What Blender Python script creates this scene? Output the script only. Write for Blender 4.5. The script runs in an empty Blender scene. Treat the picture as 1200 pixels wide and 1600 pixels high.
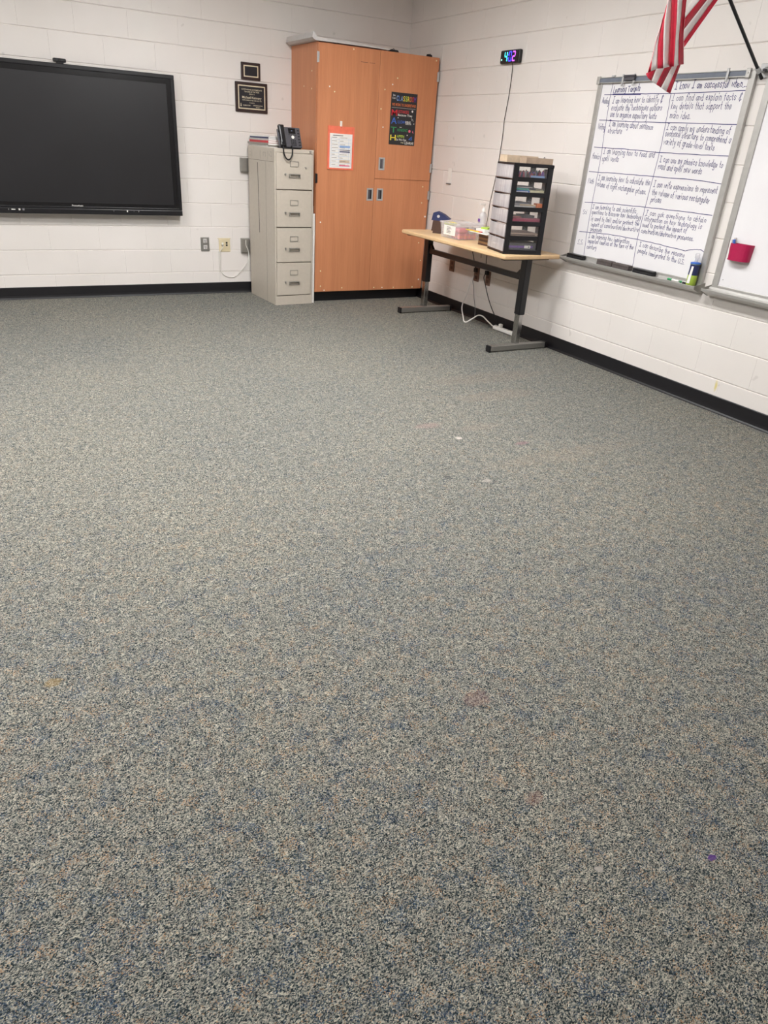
import bpy, bmesh, math, random
from mathutils import Matrix, Vector
R = math.radians
random.seed(7)
scene = bpy.context.scene
COL = scene.collection

# ------------------------------------------------------------------ materials
def lin(c):
    return tuple(((v / 255) / 12.92 if v / 255 <= .04045 else ((v / 255 + .055) / 1.055) ** 2.4) for v in c) + (1.0,)

class NT:
    """small helper around a material's node tree"""
    def __init__(self, name):
        self.m = bpy.data.materials.new(name); self.m.use_nodes = True
        self.t = self.m.node_tree; self.n = self.t.nodes; self.l = self.t.links
        self.b = self.n['Principled BSDF']
    def add(self, kind, **kw):
        x = self.n.new(kind)
        for k, v in kw.items():
            if k in x.inputs: x.inputs[k].default_value = v
            else: setattr(x, k, v)
        return x
    def link(self, a, b): self.l.new(a, b)
    def noise(self, scale, detail=3, rough=.5, vec=None, dim=None):
        x = self.add('ShaderNodeTexNoise'); x.inputs['Scale'].default_value = scale
        x.inputs['Detail'].default_value = detail; x.inputs['Roughness'].default_value = rough
        if vec is not None: self.link(vec, x.inputs['Vector'])
        return x
    def ramp(self, fac, stops, interp='LINEAR'):
        x = self.add('ShaderNodeValToRGB'); x.color_ramp.interpolation = interp
        e = x.color_ramp.elements
        while len(e) < len(stops): e.new(.5)
        for el, (p, c) in zip(e, stops): el.position = p; el.color = c
        self.link(fac, x.inputs['Fac']); return x
    def coords(self, scale=(1, 1, 1)):
        tc = self.add('ShaderNodeTexCoord'); mp = self.add('ShaderNodeMapping'); mp.inputs['Scale'].default_value = scale
        self.link(tc.outputs['Object'], mp.inputs['Vector']); return mp.outputs['Vector']
    def mix(self, fac, a, b, mode='MIX'):
        x = self.add('ShaderNodeMix', data_type='RGBA', blend_type=mode)
        for s, v in ((x.inputs[0], fac), (x.inputs[6], a), (x.inputs[7], b)):
            if hasattr(v, 'is_linked'): self.link(v, s)
            else: s.default_value = v
        return x.outputs[2]
    def math(self, op, a, b=0.0, clamp=False):
        x = self.add('ShaderNodeMath', operation=op, use_clamp=clamp)
        for s, v in ((x.inputs[0], a), (x.inputs[1], b)):
            if hasattr(v, 'is_linked'): self.link(v, s)
            else: s.default_value = v
        return x.outputs[0]
    def bump(self, h, strength=.3, dist=.002):
        x = self.add('ShaderNodeBump'); x.inputs['Strength'].default_value = strength; x.inputs['Distance'].default_value = dist
        self.link(h, x.inputs['Height']); self.link(x.outputs['Normal'], self.b.inputs['Normal']); return x

def mat(name, rgb, rough=.5, metal=0.0, var=.06, vscale=30, bump=0.0, bscale=200, alpha=1.0, emit=None, estr=0, spec=.5, stretch=(1, 1, 1)):
    """a plain coloured surface with a little procedural mottling"""
    k = NT(name); v = k.coords(stretch); c = lin(rgb)
    nz = k.noise(vscale, 3, .55, v)
    lo = tuple(x * (1 - var) for x in c[:3]) + (1,); hi = tuple(min(1, x * (1 + var)) for x in c[:3]) + (1,)
    k.link(k.ramp(nz.outputs['Fac'], [(.3, lo), (.7, hi)]).outputs['Color'], k.b.inputs['Base Color'])
    k.b.inputs['Roughness'].default_value = rough; k.b.inputs['Metallic'].default_value = metal
    k.b.inputs['Specular IOR Level'].default_value = spec
    if bump: k.bump(k.noise(bscale, 2, .5, v).outputs['Fac'], bump, .001)
    if alpha < 1: k.b.inputs['Alpha'].default_value = alpha
    if emit: k.b.inputs['Emission Color'].default_value = lin(emit); k.b.inputs['Emission Strength'].default_value = estr
    return k.m

def wall_mat():
    k = NT('painted_block'); v = k.coords()
    big = k.noise(1.3, 3, .5, v); fine = k.noise(160, 4, .6, v); mid = k.noise(25, 3, .6, v)
    c = k.ramp(big.outputs['Fac'], [(.3, lin((222, 216, 211))), (.7, lin((229, 223, 219)))]).outputs['Color']
    # small grey scuffs
    sc = k.ramp(k.noise(9, 2, .4, v).outputs['Fac'], [(.735, (0, 0, 0, 1)), (.76, (1, 1, 1, 1))]).outputs['Color']
    c = k.mix(k.math('MULTIPLY', sc, .22), c, lin((150, 145, 138)))
    # yellow drip low on the side wall
    sx = k.add('ShaderNodeSeparateXYZ'); k.link(v, sx.inputs[0])
    dy = k.math('DIVIDE', k.math('SUBTRACT', sx.outputs['Y'], -4.247), .011); dz = k.math('DIVIDE', k.math('SUBTRACT', sx.outputs['Z'], .165), .05)
    d = k.math('ADD', k.math('MULTIPLY', dy, dy), k.math('MULTIPLY', dz, dz))
    near = k.math('GREATER_THAN', sx.outputs['X'], -.1)
    dn = k.math('ADD', d, k.math('MULTIPLY', k.math('SUBTRACT', mid.outputs['Fac'], .5), 3.0))
    k1 = k.math('MULTIPLY', k.math('MULTIPLY', k.math('SUBTRACT', 1.0, dn, True), .75), near)
    c = k.mix(k1, c, lin((214, 196, 96)))
    k.link(c, k.b.inputs['Base Color']); k.b.inputs['Roughness'].default_value = .42
    k.b.inputs['Specular IOR Level'].default_value = .35
    h = k.math('ADD', k.math('MULTIPLY', fine.outputs['Fac'], .5), mid.outputs['Fac'])
    k.bump(h, .25, .002); return k.m

def carpet_mat():
    k = NT('loop_carpet'); v = k.coords()
    # loop pile: stretched cells, jittered
    warp = k.noise(60, 2, .5, v)
    wv = k.add('ShaderNodeVectorMath', operation='SCALE'); k.link(warp.outputs['Color'], wv.inputs[0]); wv.inputs['Scale'].default_value = .006
    av = k.add('ShaderNodeVectorMath', operation='ADD'); k.link(v, av.inputs[0]); k.link(wv.outputs[0], av.inputs[1])
    mp = k.add('ShaderNodeMapping'); k.link(av.outputs[0], mp.inputs['Vector']); mp.inputs['Scale'].default_value = (1.0, 1.35, 1); mp.inputs['Rotation'].default_value = (0, 0, R(-24))
    vo = k.add('ShaderNodeTexVoronoi', voronoi_dimensions='2D'); vo.inputs['Scale'].default_value = CARPET_SCALE; k.link(mp.outputs[0], vo.inputs['Vector'])
    sp = k.add('ShaderNodeSeparateColor'); k.link(vo.outputs['Color'], sp.inputs[0])
    # drifting colour zones
    nb = k.noise(15, 4, .65, v); nt = k.noise(21, 4, .65, k.coords((1.1, .93, 1)))
    nb2 = k.noise(2.2, 2, .5, v)
    base = k.ramp(sp.outputs[0], [(0, lin((36, 46, 51))), (.21, lin((72, 81, 83))), (.38, lin((124, 126, 121))), (.60, lin((158, 154, 145))), (.82, lin((187, 181, 168)))], 'CONSTANT').outputs['Color']
    blue = k.ramp(sp.outputs[1], [(0, lin((34, 56, 84))), (.4, lin((74, 94, 114))), (.75, lin((122, 130, 136)))], 'CONSTANT').outputs['Color']
    tan = k.ramp(sp.outputs[1], [(0, lin((176, 140, 108))), (.45, lin((188, 160, 130))), (.8, lin((120, 102, 90)))], 'CONSTANT').outputs['Color']
    pb = k.math('MULTIPLY', k.math('SUBTRACT', k.math('ADD', nb.outputs['Fac'], k.math('MULTIPLY', k.math('SUBTRACT', nb2.outputs['Fac'], .5), .25)), .485), 2.5, True)
    pt = k.math('MULTIPLY', k.math('SUBTRACT', nt.outputs['Fac'], .49), 1.6, True)
    sy = k.add('ShaderNodeSeparateXYZ'); k.link(v, sy.inputs[0])      # the middle of the room is worn greyer
    mr = k.add('ShaderNodeMapRange'); mr.inputs[1].default_value = -4.0; mr.inputs[2].default_value = -5.6; mr.inputs[3].default_value = .4; mr.inputs[4].default_value = 1.05
    k.link(k.math('ADD', sy.outputs['Y'], k.math('MULTIPLY', k.math('SUBTRACT', nb2.outputs['Fac'], .5), 2.5)), mr.inputs[0])
    pb = k.math('MULTIPLY', pb, mr.outputs[0]); pt = k.math('MULTIPLY', pt, mr.outputs[0])
    isb = k.math('LESS_THAN', sp.outputs[2], pb)
    ist = k.math('GREATER_THAN', sp.outputs[2], k.math('SUBTRACT', 1.0, pt))
    c = k.mix(k.math('MULTIPLY', isb, .8), base, blue)
    c = k.mix(k.math('MULTIPLY', ist, .75), c, tan)
    # worn, paler and dingier areas
    gr = k.ramp(k.noise(75, 4, .75, v).outputs['Fac'], [(.32, (.62, .63, .64, 1)), (.5, (1, 1, 1, 1)), (.68, (1.28, 1.28, 1.26, 1))]).outputs['Color']
    c = k.mix(1.0, c, gr, 'MULTIPLY')
    g2 = k.ramp(k.noise(33, 3, .6, v).outputs['Fac'], [(.33, (.84, .845, .85, 1)), (.67, (1.14, 1.14, 1.13, 1))]).outputs['Color']
    c = k.mix(1.0, c, g2, 'MULTIPLY')
    wear = k.ramp(k.noise(.7, 3, .5, k.coords((1, 1, 1))).outputs['Fac'], [(.35, (.93, .94, .95, 1)), (.65, (1.05, 1.03, 1.0, 1))]).outputs['Color']
    c = k.mix(1.0, c, wear, 'MULTIPLY')
    # spilled paint and crumbs with shapes of their own
    sx = k.add('ShaderNodeSeparateXYZ'); k.link(av.outputs[0], sx.inputs[0])
    nz = k.noise(70, 3, .6, v)
    for (x, y, rx, ry, col, s) in STAINS:
        dx = k.math('DIVIDE', k.math('SUBTRACT', sx.outputs['X'], x), rx); dy = k.math('DIVIDE', k.math('SUBTRACT', sx.outputs['Y'], y), ry)
        d = k.math('ADD', k.math('MULTIPLY', dx, dx), k.math('MULTIPLY', dy, dy))
        d = k.math('ADD', d, k.math('MULTIPLY', k.math('SUBTRACT', nz.outputs['Fac'], .5), 2.4))
        f = k.math('MULTIPLY', k.math('MULTIPLY', k.math('SUBTRACT', 1.0, d), 2.0, True), s)
        c = k.mix(f, c, lin(col))
    k.link(c, k.b.inputs['Base Color'])
    k.b.inputs['Roughness'].default_value = .95; k.b.inputs['Specular IOR Level'].default_value = .1
    h = k.math('SUBTRACT', 1.0, k.math('MULTIPLY', vo.outputs['Distance'], 1.3))
    k.bump(h, .7, .003); return k.m

def wood_mat(name, a, b, c, axis=2, rough=.42):
    k = NT(name); s = [22, 22, 22]; s[axis] = .8
    v = k.coords(tuple(s)); n1 = k.noise(1.0, 5, .62, v); n1.inputs['Distortion'].default_value = .35
    s2 = [160, 160, 160]; s2[axis] = 5
    n2 = k.noise(1.0, 3, .6, k.coords(tuple(s2))); n3 = k.noise(.9, 2, .5, k.coords((5, 5, .7) if axis == 2 else (1, 5, 5)))
    col = k.ramp(n1.outputs['Fac'], [(.28, lin(a)), (.5, lin(b)), (.72, lin(c))]).outputs['Color']
    dk = k.ramp(n2.outputs['Fac'], [(.3, (.92, .91, .90, 1)), (.6, (1, 1, 1, 1))]).outputs['Color']
    col = k.mix(1.0, col, dk, 'MULTIPLY')
    col = k.mix(1.0, col, k.ramp(n3.outputs['Fac'], [(.35, (.93, .91, .90, 1)), (.65, (1.04, 1.03, 1.02, 1))]).outputs['Color'], 'MULTIPLY')
    k.link(col, k.b.inputs['Base Color']); k.b.inputs['Roughness'].default_value = rough
    k.b.inputs['Specular IOR Level'].default_value = .35
    k.bump(n2.outputs['Fac'], .08, .001); return k.m

def clear_mat(name, rgb, opacity, rough=.25, smear=0.0):
    """translucent plastic: part see-through, part a glossy milky surface"""
    k = NT(name); v = k.coords((1, 60, 4) if smear else (1, 1, 1))
    tr = k.add('ShaderNodeBsdfTransparent'); mx = k.add('ShaderNodeMixShader')
    k.b.inputs['Base Color'].default_value = lin(rgb); k.b.inputs['Roughness'].default_value = rough
    n = k.noise(1.0 if smear else 40, 2, .5, v)
    f = k.math('ADD', opacity, k.math('MULTIPLY', k.math('SUBTRACT', n.outputs['Fac'], .5), smear + .04), True)
    k.link(f, mx.inputs[0]); k.link(tr.outputs[0], mx.inputs[1]); k.link(k.b.outputs[0], mx.inputs[2])
    k.link(mx.outputs[0], k.n['Material Output'].inputs['Surface']); return k.m

CARPET_SCALE = 420.0
STAINS = [(-1.868, -4.103, .022, .022, (226, 214, 205), .6), (-1.572, -4.287, .05, .022, (150, 106, 116), .4),
          (-1.936, -3.883, .09, .04, (172, 138, 134), .25), (-2.774, -6.512, .014, .008, (92, 60, 128), .9),
          (-2.97, -5.849, .05, .035, (128, 92, 88), .35), (-4.039, -5.293, .025, .02, (168, 138, 84), .4),
          (-3.035, -6.417, .010, .010, (178, 170, 164), .8), (-2.208, -4.518, .022, .02, (84, 86, 86), .7),
          (-3.043, -6.201, .03, .02, (140, 100, 92), .3), (-1.66, -4.0, .16, .05, (166, 148, 132), .16),
          (-1.2, -3.55, .35, .10, (158, 140, 124), .15), (-1.0, -3.2, .5, .12, (150, 132, 116), .15), (-1.45, -4.5, .6, .08, (156, 140, 124), .13), (-2.05, -4.62, .03, .02, (186, 176, 168), .5)]

M = {}
M['wall'] = wall_mat(); M['carpet'] = carpet_mat()
M['ceiling'] = mat('ceiling_tile', (232, 230, 224), .8, var=.03, bump=.3, bscale=90)
M['vinyl'] = mat('black_vinyl_cove', (15, 14, 19), .45, var=.15)
M['wood'] = wood_mat('honey_laminate', (193, 127, 90), (201, 135, 96), (208, 142, 103))
M['wood_edge'] = wood_mat('laminate_edge', (150, 88, 56), (170, 104, 68), (186, 118, 78))
M['black'] = mat('black_plastic', (18, 17, 21), .38, var=.12)
M['black_matte'] = mat('black_matte', (18, 17, 20), .65, var=.15)
M['black_frame'] = mat('black_enamel', (16, 16, 20), .35, var=.15)
M['bezel'] = mat('display_bezel', (20, 19, 23), .32, var=.1)
M['inner_bezel'] = mat('inner_bezel', (16, 15, 18), .25, var=.1)
M['screen'] = mat('display_glass', (28, 27, 30), .36, var=.12, vscale=3, spec=.5)
M['putty'] = mat('putty_enamel', (190, 181, 168), .42, var=.03, bump=.05, bscale=300)
M['putty_dark'] = mat('putty_shadow_gap', (112, 105, 96), .6)
M['steel'] = mat('brushed_steel', (168, 166, 162), .34, .85, var=.08, stretch=(1, 1, 14), vscale=60)
M['chrome'] = mat('chrome', (176, 174, 172), .2, 1.0, var=.05)
M['nickel'] = mat('satin_nickel', (186, 186, 186), .4, .4, var=.05)
M['alu'] = mat('anodised_aluminium', (186, 184, 180), .4, .55, var=.05)
M['alu_grey'] = mat('grey_aluminium_tray', (150, 147, 140), .45, .35, var=.06)
M['white'] = mat('white_plastic', (232, 229, 224), .4, var=.03)
M['ivory'] = mat('ivory_plastic', (214, 200, 166), .45, var=.04)
M['paper'] = mat('white_paper', (234, 231, 226), .7, var=.03)
M['paper_grey'] = mat('grey_paper', (196, 192, 190), .65, var=.06)
M['board'] = mat('whiteboard_enamel', (229, 227, 229), .22, var=.02, vscale=4)
M['ink'] = mat('navy_marker_ink', (46, 44, 104), .6, var=.25, vscale=25)
M['maple'] = wood_mat('maple_laminate', (222, 190, 146), (230, 200, 157), (238, 210, 170), axis=1, rough=.4)
M['maple_edge'] = mat('maple_edge_band', (220, 186, 142), .5, var=.05)
M['gold'] = mat('gold_foil_border', (222, 210, 182), .4, .35, var=.06)
M['plaque_wood'] = mat('dark_cherry_plaque', (46, 28, 26), .35, var=.2)
M['plaque_black'] = mat('black_brass_plate', (30, 28, 34), .3, var=.1)
M['engrave'] = mat('engraved_letters', (214, 204, 178), .5)
M['coral'] = mat('coral_vinyl', (236, 120, 92), .45, var=.06)
M['poster'] = mat('black_poster_board', (40, 38, 42), .6, var=.08)
M['clear'] = clear_mat('clear_plastic', (232, 230, 232), .07)
M['frost'] = clear_mat('frosted_drawer_front', (210, 205, 207), .54, .3, .45)
M['bin_plastic'] = clear_mat('milky_bin_plastic', (228, 224, 226), .24)
M['bottle_plastic'] = clear_mat('clear_bottle_plastic', (226, 224, 226), .55)
def cm(name, rgb, rough=.5, **kw):
    if name not in M: M[name] = mat(name, rgb, rough, **kw)
    return M[name]
for n, c in dict(red=(200, 44, 56), blue=(58, 104, 190), green=(48, 140, 84), yellow=(226, 206, 62), orange=(226, 122, 64), purple=(110, 66, 150), pink=(226, 104, 128), teal=(60, 150, 150), navy=(40, 48, 92), grey=(120, 118, 122), dgrey=(74, 72, 78), cream=(224, 216, 176), tan=(206, 180, 144), brown=(124, 92, 62), dbrown=(78, 54, 44), maroon=(150, 48, 74), lime=(176, 204, 76), kraft=(212, 190, 164), kraft_dark=(176, 154, 134), lblue=(140, 170, 214)).items():
    M[n] = mat('coloured_' + n, c, .5, var=.1)
M['flag_red'] = mat('flag_red_nylon', (184, 32, 56), .55, var=.1, vscale=60)
M['flag_white'] = mat('flag_white_nylon', (240, 232, 230), .55, var=.03, vscale=60)
M['magenta'] = mat('magenta_plastic', (170, 22, 74), .4, var=.06)
M['eraser_grey'] = mat('grey_felt', (84, 76, 74), .85, var=.15, bump=.3)
M['socket_brown'] = mat('brown_socket_plate', (122, 92, 78), .5)
M['lamp'] = mat('lit_diffuser', (250, 248, 240), .6, emit=(252, 251, 250), estr=0)

# ------------------------------------------------------------------ objects
WM = {}
def _tag(o, label=None, cat=None, group=None, kind=None):
    if label: o['label'] = label
    if cat: o['category'] = cat
    if group: o['group'] = group
    if kind: o['kind'] = kind
    return o

def thing(name, label, cat, loc=(0, 0, 0), rotz=0.0, group=None):
    o = bpy.data.objects.new(name, None); COL.objects.link(o)
    o.empty_display_size = .05
    o.location = loc; o.rotation_euler = (0, 0, rotz)
    WM[o] = Matrix.Translation(Vector(loc)) @ Matrix.Rotation(rotz, 4, 'Z')
    return _tag(o, label, cat, group)

def copy_tree(o, parent=None):
    c = o.copy(); COL.objects.link(c)
    if parent is not None: c.parent = parent
    WM[c] = WM[o]
    for ch in list(o.children): copy_tree(ch, c)
    return c

class MB:
    """collects shapes and links them as one mesh object"""
    def __init__(self): self.v = []; self.f = []; self.mi = []; self.sm = []; self.T = Matrix.Identity(4)
    def add(self, vs, fs, mi=0, smooth=False):
        b = len(self.v); T = self.T
        self.v += [tuple(T @ Vector(p)) for p in vs]
        self.f += [tuple(b + i for i in q) for q in fs]; self.mi += [mi] * len(fs); self.sm += [smooth] * len(fs)
        return self
    def box(self, x0, y0, z0, x1, y1, z1, mi=0, bev=0.0, seg=2):
        x0, x1 = min(x0, x1), max(x0, x1); y0, y1 = min(y0, y1), max(y0, y1); z0, z1 = min(z0, z1), max(z0, z1)
        bm = bmesh.new(); bmesh.ops.create_cube(bm, size=1)
        for q in bm.verts: q.co = Vector(((x0 + x1) / 2 + q.co.x * (x1 - x0), (y0 + y1) / 2 + q.co.y * (y1 - y0), (z0 + z1) / 2 + q.co.z * (z1 - z0)))
        if bev > 0:
            bev = min(bev, .49 * min(x1 - x0, y1 - y0, z1 - z0))
            bmesh.ops.bevel(bm, geom=bm.edges[:], offset=bev, segments=seg, profile=.5, affect='EDGES')
        bm.verts.index_update()
        self.add([q.co[:] for q in bm.verts], [[q.index for q in f.verts] for f in bm.faces], mi); bm.free(); return self
    def cyl(self, p0, p1, r, r1=None, n=16, mi=0, cap=True):
        p0, p1 = Vector(p0), Vector(p1); r1 = r if r1 is None else r1
        d = (p1 - p0).normalized(); a = d.orthogonal().normalized(); b = d.cross(a)
        vs = []
        for p, rr in ((p0, r), (p1, r1)):
            for i in range(n):
                t = 2 * math.pi * i / n; vs.append(p + (a * math.cos(t) + b * math.sin(t)) * rr)
        self.add(vs, [(i, (i + 1) % n, n + (i + 1) % n, n + i) for i in range(n)], mi, True)
        if cap: self.add(vs, [tuple(range(n - 1, -1, -1)), tuple(range(n, 2 * n))], mi)
        return self
    def lathe(self, prof, n=24, mi=0, c=(0, 0, 0)):
        vs = [(c[0] + r * math.cos(2 * math.pi * i / n), c[1] + r * math.sin(2 * math.pi * i / n), c[2] + z) for r, z in prof for i in range(n)]
        fs = [(j * n + i, j * n + (i + 1) % n, (j + 1) * n + (i + 1) % n, (j + 1) * n + i) for j in range(len(prof) - 1) for i in range(n)]
        self.add(vs, fs, mi, True)
        self.add(vs, [tuple(range(n - 1, -1, -1)), tuple(range((len(prof) - 1) * n, len(prof) * n))], mi); return self
    def tube(self, pts, r, n=8, mi=0, k=6):
        P = [Vector(p) for p in pts]
        if k > 1 and len(P) > 2:
            Q = [P[0] * 2 - P[1]] + P + [P[-1] * 2 - P[-2]]; S = []
            for i in range(1, len(Q) - 2):
                for j in range(k):
                    t = j / k; a, b, c, d = Q[i - 1:i + 3]
                    S.append(.5 * (2 * b + (c - a) * t + (2 * a - 5 * b + 4 * c - d) * t * t + (3 * b - a - 3 * c + d) * t ** 3))
            P = S + [P[-1]]
        nrm = None; vs = []
        for i, p in enumerate(P):
            d = (P[min(i + 1, len(P) - 1)] - P[max(i - 1, 0)]).normalized()
            nrm = d.orthogonal().normalized() if nrm is None else (nrm - d * nrm.dot(d)).normalized()
            b = d.cross(nrm)
            for j in range(n):
                t = 2 * math.pi * j / n; vs.append(p + (nrm * math.cos(t) + b * math.sin(t)) * r)
        L = len(P)
        self.add(vs, [(i * n + j, i * n + (j + 1) % n, (i + 1) * n + (j + 1) % n, (i + 1) * n + j) for i in range(L - 1) for j in range(n)], mi, True)
        self.add(vs, [tuple(range(n - 1, -1, -1)), tuple(range((L - 1) * n, L * n))], mi); return self
    def prism(self, poly, ext, mi=0):
        n = len(poly); e = Vector(ext); P = [Vector(p) for p in poly]
        vs = P + [p + e for p in P]
        nor = Vector((0, 0, 0))
        for i in range(n): nor += P[i].cross(P[(i + 1) % n])
        flip = nor.dot(e) > 0
        a, b = tuple(range(n)), tuple(range(2 * n - 1, n - 1, -1))
        fs = [a[::-1], b[::-1]] if flip else [a, b]
        for i in range(n):
            j = (i + 1) % n
            fs.append((i, j, n + j, n + i) if flip else (j, i, n + i, n + j))
        return self.add(vs, fs, mi)
    def ribbon(self, pts, w, nor, mi=0):
        """a marker stroke lying on a surface with normal nor"""
        P = [Vector(p) for p in pts]; nor = Vector(nor); vs = []
        for i, p in enumerate(P):
            d = (P[min(i + 1, len(P) - 1)] - P[max(i - 1, 0)])
            if d.length < 1e-9: d = Vector((0, 0, 1))
            s = d.normalized().cross(nor) * w / 2
            e = d.normalized() * (w / 2 if i == len(P) - 1 else -w / 2 if i == 0 else 0)
            vs += [p + s + e, p - s + e]
        return self.add(vs, [(2 * i, 2 * i + 1, 2 * i + 3, 2 * i + 2) for i in range(len(P) - 1)], mi)
    def text(self, s, o, right, up, height=None, width=None, mi=0, bold=0.0, align='L', cap=True):
        vs, fs = glyphs(s, bold)
        if not vs: return self
        xs = [p[0] for p in vs]; ys = [p[1] for p in vs]; w = max(xs) - min(xs); x0 = min(xs)
        capH = .69
        sy = height / capH if height else width / w
        sx = width / w if width else sy
        o = Vector(o); right = Vector(right).normalized(); up = Vector(up).normalized()
        sh = {'L': 0, 'C': -w * sx / 2, 'R': -w * sx}[align]
        return self.add([o + right * ((x - x0) * sx + sh) + up * (y * sy) for x, y in vs], fs, mi)
    def build(self, name, mats, parent=None, world=True, **tags):
        me = bpy.data.meshes.new(name)
        inv = WM[parent].inverted() if (parent is not None and world) else Matrix.Identity(4)
        me.from_pydata([tuple(inv @ Vector(p)) for p in self.v], [], self.f)
        for m in (mats if isinstance(mats, (list, tuple)) else [mats]): me.materials.append(M[m] if isinstance(m, str) else m)
        for p, i, s in zip(me.polygons, self.mi, self.sm): p.material_index = i; p.use_smooth = s
        me.update()
        o = bpy.data.objects.new(name, me); COL.objects.link(o)
        if parent is not None: o.parent = parent; WM[o] = WM[parent]
        else: WM[o] = Matrix.Identity(4)
        return _tag(o, tags.get('label'), tags.get('cat'), tags.get('group'), tags.get('kind'))

_G = {}
def glyphs(s, bold=0.0):
    if (s, bold) in _G: return _G[(s, bold)]
    cu = bpy.data.curves.new('t', 'FONT'); cu.body = s; cu.size = 1; cu.offset = bold; cu.resolution_u = 3
    ob = bpy.data.objects.new('t', cu); COL.objects.link(ob)
    dg = bpy.context.evaluated_depsgraph_get()
    me = bpy.data.meshes.new_from_object(ob.evaluated_get(dg))
    r = ([(p.co.x, p.co.y) for p in me.vertices], [tuple(f.vertices) for f in me.polygons])
    bpy.data.objects.remove(ob); bpy.data.curves.remove(cu); bpy.data.meshes.remove(me)
    _G[(s, bold)] = r; return r

# marker handwriting: strokes on a grid, baseline 3, x-height 7, cap 10
HW = {'a': (4, "37 17 06 04 13 23 34|37 33"), 'b': (4, "0a 03|05 16 27 36 34 23 13 04"), 'c': (4, "36 27 17 06 04 13 23 34"), 'd': (4, "3a 33|36 27 17 06 04 13 23 34"),
 'e': (4, "05 35 36 27 17 06 04 13 23 34"), 'f': (3, "3a 2a 19 12|07 27"), 'g': (4, "37 31 20 10 01|36 27 17 06 04 13 23 34"), 'h': (4, "0a 03|05 17 27 36 33"),
 'i': (2, "07 03|09 0a"), 'j': (3, "27 21 10 00|29 2a"), 'k': (4, "0a 03|37 05 33"), 'l': (2, "0a 03"), 'm': (5, "07 03|06 17 26 23|26 37 46 43"),
 'n': (4, "07 03|06 17 27 36 33"), 'o': (4, "17 06 04 13 23 34 36 27 17"), 'p': (4, "07 00|06 17 27 36 34 23 13 04"), 'q': (4, "37 30|36 27 17 06 04 13 23 34"),
 'r': (3, "07 03|05 16 27"), 's': (4, "36 27 17 06 15 25 34 23 13 04"), 't': (3, "1a 14 23|07 27"), 'u': (4, "07 04 13 23 34|37 33"), 'v': (4, "07 13 37"),
 'w': (5, "07 13 26 33 47"), 'x': (4, "07 33|37 03"), 'y': (4, "07 14 24|37 20 00"), 'z': (4, "07 37 03 33"),
 'I': (5, "03 43|0a 4a|2a 23"), 'L': (5, "0a 03 43"), 'T': (6, "0a 5a|2a 23"), 'R': (5, "03 0a 3a 48 37 07|27 43"), 'W': (7, "0a 13 38 53 6a"),
 'P': (5, "03 0a 3a 48 37 07"), 'M': (7, "03 0a 36 6a 63"), 'S': (5, "49 3a 1a 09 08 17 36 45 44 33 13 04"), 'A': (5, "03 2a 43|16 36"), 'C': (5, "49 3a 1a 08 05 13 33 44"), 'U': (5, "0a 04 13 33 44 4a"),
 '&': (5, "49 3a 1a 08 27 17 05 04 13 33 44|2b 22"), '/': (4, "03 3a"), '.': (2, "03 13"), '-': (4, "15 35"), ' ': (3, "")}
def handwrite(mb, s, y0, z0, y1, z1, x, unit, w, rng):
    tot = sum(HW[c][0] + 1 for c in s); L = math.hypot(y1 - y0, z1 - z0); sx = L / tot
    a = Vector((0, y1 - y0, z1 - z0)).normalized(); cur = 0
    for c in s:
        adv, st = HW[c]; jz = rng.uniform(-.5, .5) * unit; sl = rng.uniform(-.05, .16); js = rng.uniform(.88, 1.12)
        for stroke in st.split('|'):
            if not stroke: continue
            pts = []
            for q in stroke.split():
                gx, gy = int(q[0], 16), int(q[1], 16) - 3
                px = (cur + gx + rng.uniform(-.18, .18)) * sx; pz = (gy * js + rng.uniform(-.2, .2)) * unit
                p = Vector((x, y0, z0)) + a * (px + sl * pz) + Vector((0, 0, pz + jz)); pts.append(p)
            mb.ribbon(pts, w, (-1, 0, 0))
        cur += adv + 1

LAMPS = [(x, y, 'white framed fluorescent troffer in the %s ceiling row, %s the side wall' % (rw, n)) for y, rw in ((-2.5, "back"), (-4.6, "front")) for x, n in ((-2.2, 'nearer to'), (-4.6, 'farther from'))]
LAMP_POWER = 41.5
EXPOSURE = 0.0
DENOISE = True

X, Z, NY = (1, 0, 0), (0, 0, 1), (0, -1, 0)
# ================================================================== the room
CEIL = 2.8448; C = .2032; XL, YF = -8.128, -9.7536
def block_wall(name, length, P, thick):
    """painted concrete-block wall with real V joints; P(t, z, d) maps run, height and joint depth to the world"""
    mb = MB(); hw, hd, vw, vd = .005, .0065, .003, .002
    for r in range(14):
        z0, z1 = r * C, (r + 1) * C; off = C if r % 2 == 0 else 0.0
        js = [-.006] + [j for j in [off + k * 2 * C for k in range(0, 40)] if .01 < j < length - .01] + [length]
        for a, b in zip(js[:-1], js[1:]):
            ia, ib, jz0, jz1 = a + vw, b - vw, z0 + hw, z1 - hw
            vs = [P(a, z0, hd), P(b, z0, hd), P(b, z1, hd), P(a, z1, hd), P(ia, jz0, 0), P(ib, jz0, 0), P(ib, jz1, 0), P(ia, jz1, 0),
                  P(a, jz0, vd), P(b, jz0, vd), P(b, jz1, vd), P(a, jz1, vd)]
            mb.add(vs, [(4, 5, 6, 7), (0, 1, 9, 5, 4, 8), (2, 3, 11, 7, 6, 10), (8, 4, 7, 11), (9, 10, 6, 5)])
    # back of the wall
    vs = [P(-.006, 0, thick), P(length, 0, thick), P(length, CEIL, thick), P(-.006, CEIL, thick), P(-.006, 0, .005), P(length, 0, .005), P(length, CEIL, .005), P(-.006, CEIL, .005)]
    mb.add(vs, [(0, 1, 2, 3), (0, 1, 5, 4), (2, 3, 7, 6), (1, 2, 6, 5), (3, 0, 4, 7)])
    return mb.build(name, 'wall', kind='structure', label='painted concrete block wall')
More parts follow.
